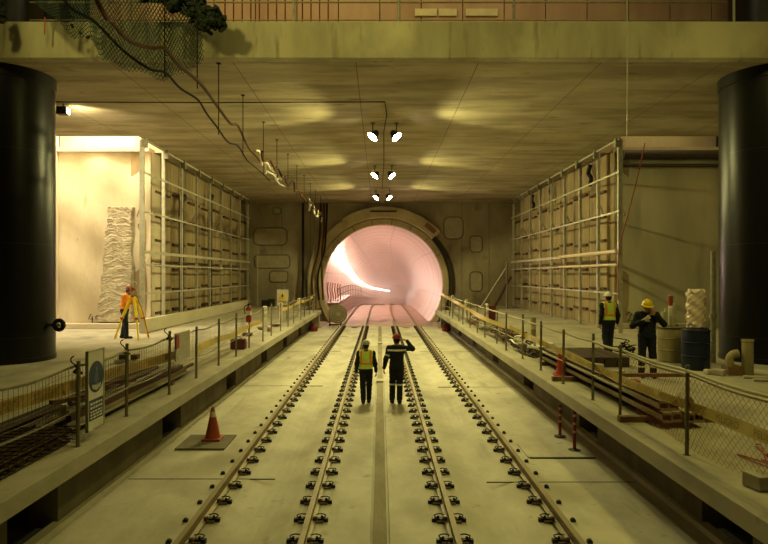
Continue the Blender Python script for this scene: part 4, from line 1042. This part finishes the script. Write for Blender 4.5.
def person(label, loc, rz, scale, J, outfit):
    root = thing('person', label, 'person', loc, rz); root.scale = (scale,)*3
    A = lambda k: np.array(J[k],float)
    hc = A('head'); hr = Euler(J.get('head_rot',(0,0,0))).to_matrix(); HR = np.array(hr)
    hp = lambda v: hc+HR@np.array(v,float)
    nb = A('neck')
    def torso(S, infl, k=.05):
        S.ell(A('chest'),(.172,.115,.20),k,infl=infl); S.ell(A('belly'),(.150,.112,.16),k,infl=infl); S.ell(A('pelvis'),(.165,.122,.13),k,infl=infl)
        S.cap(A('shL'),A('shR'),.058,.058,k,infl=infl)
    def arms(S, infl, k=.03, end=1.0):
        for q in 'LR':
            S.cap(A('sh'+q),A('el'+q),.053,.042,k,infl=infl)
            w = A('el'+q)+(A('wr'+q)-A('el'+q))*end; S.cap(A('el'+q),w,.042,.042+(.028-.042)*end,k,infl=infl)
    def legs(S, infl, k=.03, end=1.0, flare=0):
        for q in 'LR':
            S.cap(A('hip'+q),A('kn'+q),.088,.060,k,infl=infl)
            w = A('kn'+q)+(A('an'+q)-A('kn'+q))*end; S.cap(A('kn'+q),w,.060,.042+flare,k,infl=infl)
    def feet(S, infl, k=.02):
        for q in 'LR':
            f = nrm(J.get('ft'+q,(0,1,0))); a = A('an'+q); dn = np.array(J.get('sole'+q,(0,0,-1)),float)
            S.cap(a+dn*.0,a+dn*.05-f*.03,.042,.042,k,infl=infl); S.cap(a+dn*.055-f*.04,a+dn*.062+f*.15,.038,.032,k,infl=infl)
    lo = np.array([-.75,-.6,-.06]); hi = np.array([.75,.75,1.85])
    pts = np.array([J[k] for k in J if k[:2] in ('sh','el','wr','hi','kn','an','he','ch','pe')],float)
    lo = pts.min(0)-.22; hi = pts.max(0)+.22; lo[2] = -.04
    S = SDF(lo,hi,.0085)
    torso(S,0); arms(S,0); legs(S,0); feet(S,0)
    S.cap(nb-np.array([0,0,.06]),hc+np.array([0,0,-.06]),.056,.052,.04)
    S.ell(hc,(.076,.094,.115),.03,HR); S.ell(hp((0,.03,-.075)),(.05,.055,.045),.03,HR)     # skull and jaw
    S.cap(hp((0,.088,.012)),hp((0,.112,-.022)),.010,.015,.012)                               # nose
    S.cap(hp((-.03,.083,.03)),hp((.03,.083,.03)),.012,.012,.02)                              # brow
    for q in (-1,1):
        S.carve(hp((q*.03,.098,.008)),.012); S.ell(hp((q*.03,.084,.008)),(.012,.012,.010),.002)  # eyes
        S.ell(hp((q*.077,-.005,-.008)),(.012,.022,.034),.008,HR)                              # ears
    S.cap(hp((-.022,.088,-.062)),hp((.022,.088,-.062)),.007,.007,.006); S.cap(hp((-.02,.086,-.074)),hp((.02,.086,-.074)),.007,.007,.004)  # lips
    S.ell(hp((0,.075,-.1)),(.02,.018,.016),.02,HR)
    for q in 'LR':
        w = A('wr'+q); dr = nrm(J.get('hd'+q, A('wr'+q)-A('el'+q))); pn = np.array(J.get('pn'+q,(1 if q=='L' else -1,0,0)),float)
        pn = nrm(pn-dr*(pn@dr)); lat = np.cross(dr,pn)*(1 if q=='L' else -1); c = J.get('curl'+q,.5)
        for t in (-.024,0,.024): S.cap(w-dr*.01+lat*t*.6,w+dr*.085+lat*t,.022,.020,.015,(pn,1.5))
        for t,L1 in ((.033,.062),(.011,.072),(-.011,.067),(-.032,.052)):
            a = w+dr*.088+lat*t; d1 = nrm(dr*math.cos(c)+pn*math.sin(c)); d2 = nrm(dr*math.cos(2.1*c)+pn*math.sin(2.1*c))
            b_ = a+d1*L1*.6; e = b_+d2*L1*.55; S.cap(a-dr*.02,b_,.0105,.0098,.004); S.cap(b_,e,.0098,.0085,.003)
        a = w+dr*.025+lat*.03; b_ = a+nrm(dr*.6+lat*.75+pn*.25)*.045; e = b_+nrm(dr*.8+lat*.2+pn*.5)*.035
        S.cap(a,b_,.014,.0115,.008); S.cap(b_,e,.0115,.010,.003)
    S.mesh('body', M['skin'], root)
    # hair
    S = SDF(hc-.2,hc+.2,.010); S.ell(hp((0,-.012,.012)),(.084,.098,.118),0,HR)
    S.cut(lambda x,y,z: (( (np.stack([x,y,z],-1)-hc.astype(np.float32))@HR.astype(np.float32))@np.array([0,.8,-.6],np.float32))-.02)
    S.mesh('hair', M['hair'], root)
    # trousers
    zt = float(A('pelvis')[2])+.10
    S = SDF(lo,hi,.012); S.ell(A('pelvis'),(.165,.122,.13),.04,infl=.014); S.ell(A('belly'),(.150,.112,.16),.04,infl=.010); legs(S,.017,.035,.97,.012)
    S.cut(lambda x,y,z: np.where(z>.4, z-zt-.0, -1)+0*x)
    S.D += (.004*np.sin(S.ax[2]*55)[None,None,:]*np.sin(S.ax[0]*30)[:,None,None]).astype(np.float32)
    S.mesh('trousers', M[outfit['trousers']], root)
    # upper garment
    hem = outfit.get('hem', zt-.04); colz = float(nb[2])+.015; se = outfit.get('sleeve',.93)
    S = SDF(lo,hi,.011); torso(S,.020,.06); arms(S,.017,.04,se)
    S.cap(nb-np.array([0,0,.05]),nb+np.array([0,0,.01]),.07,.066,.03)
    sh = S
    # keep arms and forearms below the hem line: cut only near the trunk axis
    S.cut(lambda x,y,z: np.where((np.abs(x-A('pelvis')[0])<.19)&(np.abs(y-A('pelvis')[1])<.16), hem-z, -1))
    S.cut(lambda x,y,z: np.where((np.abs(x-nb[0])<.075), z-colz, -1))
    S.D += (.004*np.sin(S.ax[2]*48)[None,None,:]*np.sin(S.ax[0]*33+1)[:,None,None]).astype(np.float32)
    up = S.mesh(outfit.get('top_name','jacket'), M[outfit['top']], root)
    # vest
    if outfit.get('vest'):
        S = SDF(lo,hi,.011); torso(S,.034,.06); vz0 = hem-.02
        ax = abs(float(A('shR')[0]))
        S.cut(lambda x,y,z: np.where(z<1.6, np.maximum(vz0-z, np.abs(x)-(ax+.005)), 1)); S.cut(lambda x,y,z: np.where(np.abs(x)<.06, z-colz+.02, -1))
        ve = S.mesh('vest', M['hivis'], root)
        def stripe(fn, m_, nm='stripe'):
            Q = SDF(lo,hi,.009); torso(Q,.041,.06); Q.cut(lambda x,y,z: np.where(z<1.6, np.maximum(vz0-z, np.abs(x)-(ax+.005)),1)); Q.cut(fn)
            Q.cut(lambda x,y,z: np.where(np.abs(x)<.06, z-colz+.02, -1))
            Q.mesh(nm, m_, ve)
        bz = float(A('belly')[2])+.05
        stripe(lambda x,y,z: np.abs(z-bz)-.028, M['hivis_o'])
        stripe(lambda x,y,z: np.where(z>bz, np.abs(np.abs(x)-.126)-.027, 1), M['hivis_o'])
        stripe(lambda x,y,z: np.abs(z-bz+.0)-.010, M['reflect'], 'reflective_line') if False else None
    for (kind,par) in outfit.get('bands',()):
        Q = SDF(lo,hi,.009)
        if kind == 'chest': torso(Q,.026,.06); arms(Q,.0225,.04,.5); Q.cut(lambda x,y,z: np.maximum(np.abs(z-par)-.024, np.abs(x)-.24))
        elif kind == 'thigh' or kind == 'shin':
            legs(Q,.0255,.03,.97,.012); Q.cut(lambda x,y,z: np.abs(z-par)-.022)
        elif kind[:3] == 'arm':
            q = kind[3]; a = A('sh'+q); b_ = A('el'+q); d_ = nrm(b_-a); c_ = a+(b_-a)*par
            Q.cap(a,b_,.053,.042,.0,infl=.025); Q.cut(lambda x,y,z: np.abs((x-c_[0])*d_[0]+(y-c_[1])*d_[1]+(z-c_[2])*d_[2])-.022)
        Q.mesh('reflective_band', M['reflect'], root)
    # boots
    S = SDF(lo,hi,.010); feet(S,.012)
    for q in 'LR': S.cap(A('an'+q),A('an'+q)+(A('kn'+q)-A('an'+q))*.2,.042,.048,.02,infl=.012)
    S.D = np.maximum(S.D, (-.0-S.ax[2])[None,None,:].astype(np.float32)-.012)
    S.mesh('boots', M['boot'], root)
    if outfit.get('gloves'):
        for q in outfit['gloves']:
            w = A('wr'+q); dr = nrm(J.get('hd'+q, A('wr'+q)-A('el'+q))); S = SDF(w-.22,w+.22,.007)
            pn = np.array(J.get('pn'+q,(1 if q=='L' else -1,0,0)),float); pn = nrm(pn-dr*(pn@dr)); lat = np.cross(dr,pn)*(1 if q=='L' else -1); c = J.get('curl'+q,.5)
            for t in (-.024,0,.024): S.cap(w-dr*.03+lat*t*.6,w+dr*.085+lat*t,.022,.020,.015,(pn,1.5),infl=.005)
            for t,L1 in ((.033,.062),(.011,.072),(-.011,.067),(-.032,.052)):
                a = w+dr*.088+lat*t; d1 = nrm(dr*math.cos(c)+pn*math.sin(c)); d2 = nrm(dr*math.cos(2.1*c)+pn*math.sin(2.1*c))
                b_ = a+d1*L1*.6; e = b_+d2*L1*.55; S.cap(a-dr*.02,b_,.0105,.0098,.004,infl=.004); S.cap(b_,e,.0098,.0085,.003,infl=.004)
            a = w+dr*.025+lat*.03; b_ = a+nrm(dr*.6+lat*.75+pn*.25)*.045; e = b_+nrm(dr*.8+lat*.2+pn*.5)*.035
            S.cap(a,b_,.014,.0115,.008,infl=.004); S.cap(b_,e,.0115,.010,.003,infl=.004)
            S.mesh('glove', M['glove'], root)
    # helmet
    S = SDF(hc-.26,hc+.26,.0085)
    S.ell(hp((0,-.008,.055)),(.108,.132,.108),0,HR); S.ell(hp((0,-.01,.055)),(.02,.135,.118),.02,HR)
    loc_ = lambda x,y,z: (np.stack([x,y,z],-1)-hc.astype(np.float32))@HR.astype(np.float32)
    S.cut(lambda x,y,z: .042-loc_(x,y,z)[...,2])
    S.ell(hp((0,.012,.046)),(.128,.168,.014),.012,HR)
    h = S.mesh('helmet', M[outfit['helmet']], root)
    return root
def pose(**kw):
    J = dict(head=(0,.015,1.585), neck=(0,0,1.44), chest=(0,0,1.25), belly=(0,.005,1.06), pelvis=(0,-.005,.93),
             shL=(-.185,0,1.375), shR=(.185,0,1.375), elL=(-.235,-.03,1.09), elR=(.235,-.03,1.09), wrL=(-.25,.05,.85), wrR=(.25,.05,.85),
             hipL=(-.088,0,.90), hipR=(.088,0,.90), knL=(-.095,.02,.49), knR=(.095,.02,.49), anL=(-.10,-.02,.10), anR=(.10,-.02,.10))
    J.update(kw); return J
# the two walking away down the track
person('person in a yellow vest and pale helmet walking away on the left of the trough', (-.37,15.9,.0), 0, .965,
       pose(knR=(.085,.09,.50), anR=(.075,.10,.10), knL=(-.085,.0,.49), anL=(-.07,-.16,.13), soleL=(0,-.35,-.94), ftL=(0,.94,-.35),
            elL=(-.25,-.05,1.10), wrL=(-.27,.02,.86), elR=(.25,-.03,1.10), wrR=(.275,.06,.86)),
       dict(trousers='navy', top='navy', vest=True, helmet='h_green', hem=.98))
person('person in a dark reflective-striped suit and red helmet, one hand raised to the head', (.44,15.9,.0), 0, 1.06,
       pose(knL=(-.10,.07,.50), anL=(-.11,.06,.10), knR=(.08,.02,.50), anR=(.07,-.10,.115), soleR=(0,-.25,-.97), ftR=(0,.97,-.25),
            elL=(-.27,-.05,1.10), wrL=(-.31,.03,.87), elR=(.40,.05,1.36), wrR=(.265,.10,1.555), hdR=(-.85,.2,.35), pnR=(-.2,.3,-1), curlR=.35, head=(.0,.02,1.585), head_rot=(0,0,.12)),
       dict(trousers='navy', top='navy', helmet='h_red', hem=.86, bands=(('chest',1.335),('thigh',.47),('armL',.62))))
# vest worker on the right platform, walking away
person('person in a yellow vest and white helmet standing before the right stud frame', (228.5*16.9/F,16.9,PZ), .15, 1.02,
       pose(knR=(.09,.06,.50), anR=(.09,.08,.10), anL=(-.09,-.10,.10), elL=(-.24,-.06,1.10), wrL=(-.26,-.02,.86), elR=(.26,-.04,1.10), wrR=(.28,.03,.87)),
       dict(trousers='jeans', top='navy', vest=True, helmet='h_white', hem=.99))
# yellow helmet worker facing the camera
person('person in dark work clothes and yellow helmet, hands raised to the chest and face', (267*13.2/F,13.2,PZ), PI-.25, .995,
       pose(head=(.0,.05,1.565), head_rot=(-.35,0,.1), chest=(0,.0,1.25), elR=(.30,.02,1.13), wrR=(.09,.20,1.27), hdR=(-.75,.1,.55), pnR=(0,-1,.2), curlR=.55,
            elL=(-.34,.04,1.18), wrL=(-.13,.17,1.40), hdL=(.65,.1,.7), pnL=(.3,-1,0), curlL=.9, anL=(-.13,-.0,.10), anR=(.12,.02,.10), knL=(-.11,.03,.49), knR=(.11,.04,.49)),
       dict(trousers='navy', top='navy', helmet='h_yellow', hem=.84, gloves='R', bands=(('shin',.40),('shin',.24))))
# surveyor bending to the instrument
SY = 21.3; sx = (125.3-380)*SY/F
person('person in an orange shirt and red helmet bent to a survey instrument', (sx-.02,SY,PZ), -PI/2+.15, 1.09,
       pose(head=(0,.14,1.55), head_rot=(-.25,0,0), neck=(0,.07,1.425), chest=(0,.035,1.24), belly=(0,.01,1.06), shL=(-.18,.05,1.36), shR=(.18,.05,1.36),
            elL=(-.22,.17,1.14), elR=(.22,.17,1.14), wrL=(-.10,.36,1.32), wrR=(.10,.36,1.32), hdL=(.2,.7,.5), hdR=(-.2,.7,.5), curlL=.7, curlR=.7, anL=(-.10,-.10,.10), anR=(.10,.08,.10), knR=(.10,.06,.49), knL=(-.10,-.02,.49)),
       dict(trousers='jeans', top='shirt_o', top_name='shirt', helmet='h_red', hem=.96, sleeve=.55))
# tripod with total station
o = thing('survey_tripod', 'yellow survey tripod with instrument, before the bright left wall', 'tripod', (sx+.42,SY-.30,PZ)); o.scale = (1.1,1.1,1.1)
for i,(x,y) in enumerate(((-.58,-.05),(.27,-.3),(.40,.22))):
    b = MB(); b.tube([(x*.12,y*.12,1.36),(x*.62,y*.62,.66)], .05, 6); b.tube([(x*.6,y*.6,.68),(x,y,.03)], .032, 6)
    l = b.build('leg', M['yellow'], o)
    b = MB(); b.cyl((x,y,0),(x*.93,y*.93,.1),.008,.03,n=8); b.build('foot', M['red'], l)
    b = MB(); b.cbox((x*.61,y*.61,.67),(.09,.09,.06)); b.build('clamp', M['red'], l)
b = MB(); b.cyl((0,0,1.34),(0,0,1.40),.09,n=16); b.build('head_plate', M['red'], o)
ins = MB(); ins.cyl((0,0,1.40),(0,0,1.46),.07,n=16); ins.box(-.10,-.06,-.06,.06,1.46,1.76); ins.box(.06,.10,-.06,.06,1.46,1.76); ins.box(-.10,.10,-.05,.05,1.46,1.51)
io = ins.build('instrument', M['cream'], o, bevel=.008)
b = MB(); b.cyl((-.01,-.09,1.6),(.01,.09,1.6),.05,n=14); b.build('telescope', M['red'], io)
b = MB(); b.tube(smooth_path([(-.08,0,1.75),(-.08,0,1.82),(.08,0,1.82),(.08,0,1.75)],3), .012, 6); b.build('handle', M['kerb'], io)
b = MB(); b.tube([(.12,-.1,1.42),(.28,.0,.9),(.45,.1,.05)], .012, 5); b.build('plumb_pole', M['red'], o)

# ------------------------------------------------------------------ light
def area(name, loc, target, sx_, sy_, e, col):
    l = bpy.data.lights.new(name,'AREA'); l.shape = 'RECTANGLE'; l.size = sx_; l.size_y = sy_; l.energy = e; l.color = col
    o = bpy.data.objects.new(name,l); COL.objects.link(o); o.location = loc
    o.rotation_euler = (Vector(loc)-Vector(target)).to_track_quat('Z','Y').to_euler(); return o
def spot(name, loc, target, e, col, size, blend=.5, r=.15):
    l = bpy.data.lights.new(name,'SPOT'); l.energy = e; l.color = col; l.spot_size = math.radians(size); l.spot_blend = blend; l.shadow_soft_size = r
    o = bpy.data.objects.new(name,l); COL.objects.link(o); o.location = loc
    o.rotation_euler = (Vector(loc)-Vector(target)).to_track_quat('Z','Y').to_euler(); return o
Y_ = (1,.88,.24)
area('hoarding_fill', (0,14.4,14.2), (0,17.8,10.2), 14, .5, 190, (1,.84,.40))  # unseen fill added to brighten the upper hoarding
area('void_light', (0,9.5,13.5), (0,10.5,0), 1.6, 5, 120, Y_)
spot('void_light', (-8,6.5,13), (-4.5,14.6,9.4), 1900, Y_, 66, .7, .6)  # unseen spot added to lift the slab edge beam
area('void_light', (6.2,7.5,12.5), (5.2,7.5,1), 1.2, 1.2, 400, Y_)  # unseen fill added over the right platform to brighten it
spot('column_lamp', (-9.55,18.5,CZ-.25), (-9.6,27,4.0), 560, (1,.83,.45), 150, .6)
area('shaft_light', (-11.4,24.0,12.3), (-11.4,24.2,0), 3.5, 2.4, 1500, (1,.86,.56))
spot('recess_lamp', (-13.2,18.6,6.5), (-11.0,25,2.0), 780, (1,.83,.48), 130, .6)
area('shaft_light', (11.4,24.0,12.3), (11.4,24.2,0), 3, 2.2, 110, (1,.72,.32))
w = bpy.data.worlds.new('w'); w.use_nodes = True; sc.world = w
w.node_tree.nodes['Background'].inputs[0].default_value = (1,.8,.3,1); w.node_tree.nodes['Background'].inputs[1].default_value = .008

# ------------------------------------------------------------------ camera
cam = bpy.data.cameras.new('camera'); co_ = bpy.data.objects.new('camera', cam); COL.objects.link(co_)
co_.location = (0,0,EYE); co_.rotation_euler = (PI/2,0,0)
cam.sensor_width = 36; cam.lens = F/768*36; cam.shift_x = 4/768; cam.shift_y = 3/768; cam.clip_end = 1000; cam.clip_start = .05
sc.camera = co_
sc.cycles.volume_bounces = 3
sc.view_settings.view_transform = 'Standard'; sc.view_settings.look = 'None'; sc.view_settings.gamma = 1; sc.view_settings.exposure = 0
sc.view_settings.use_curve_mapping = False
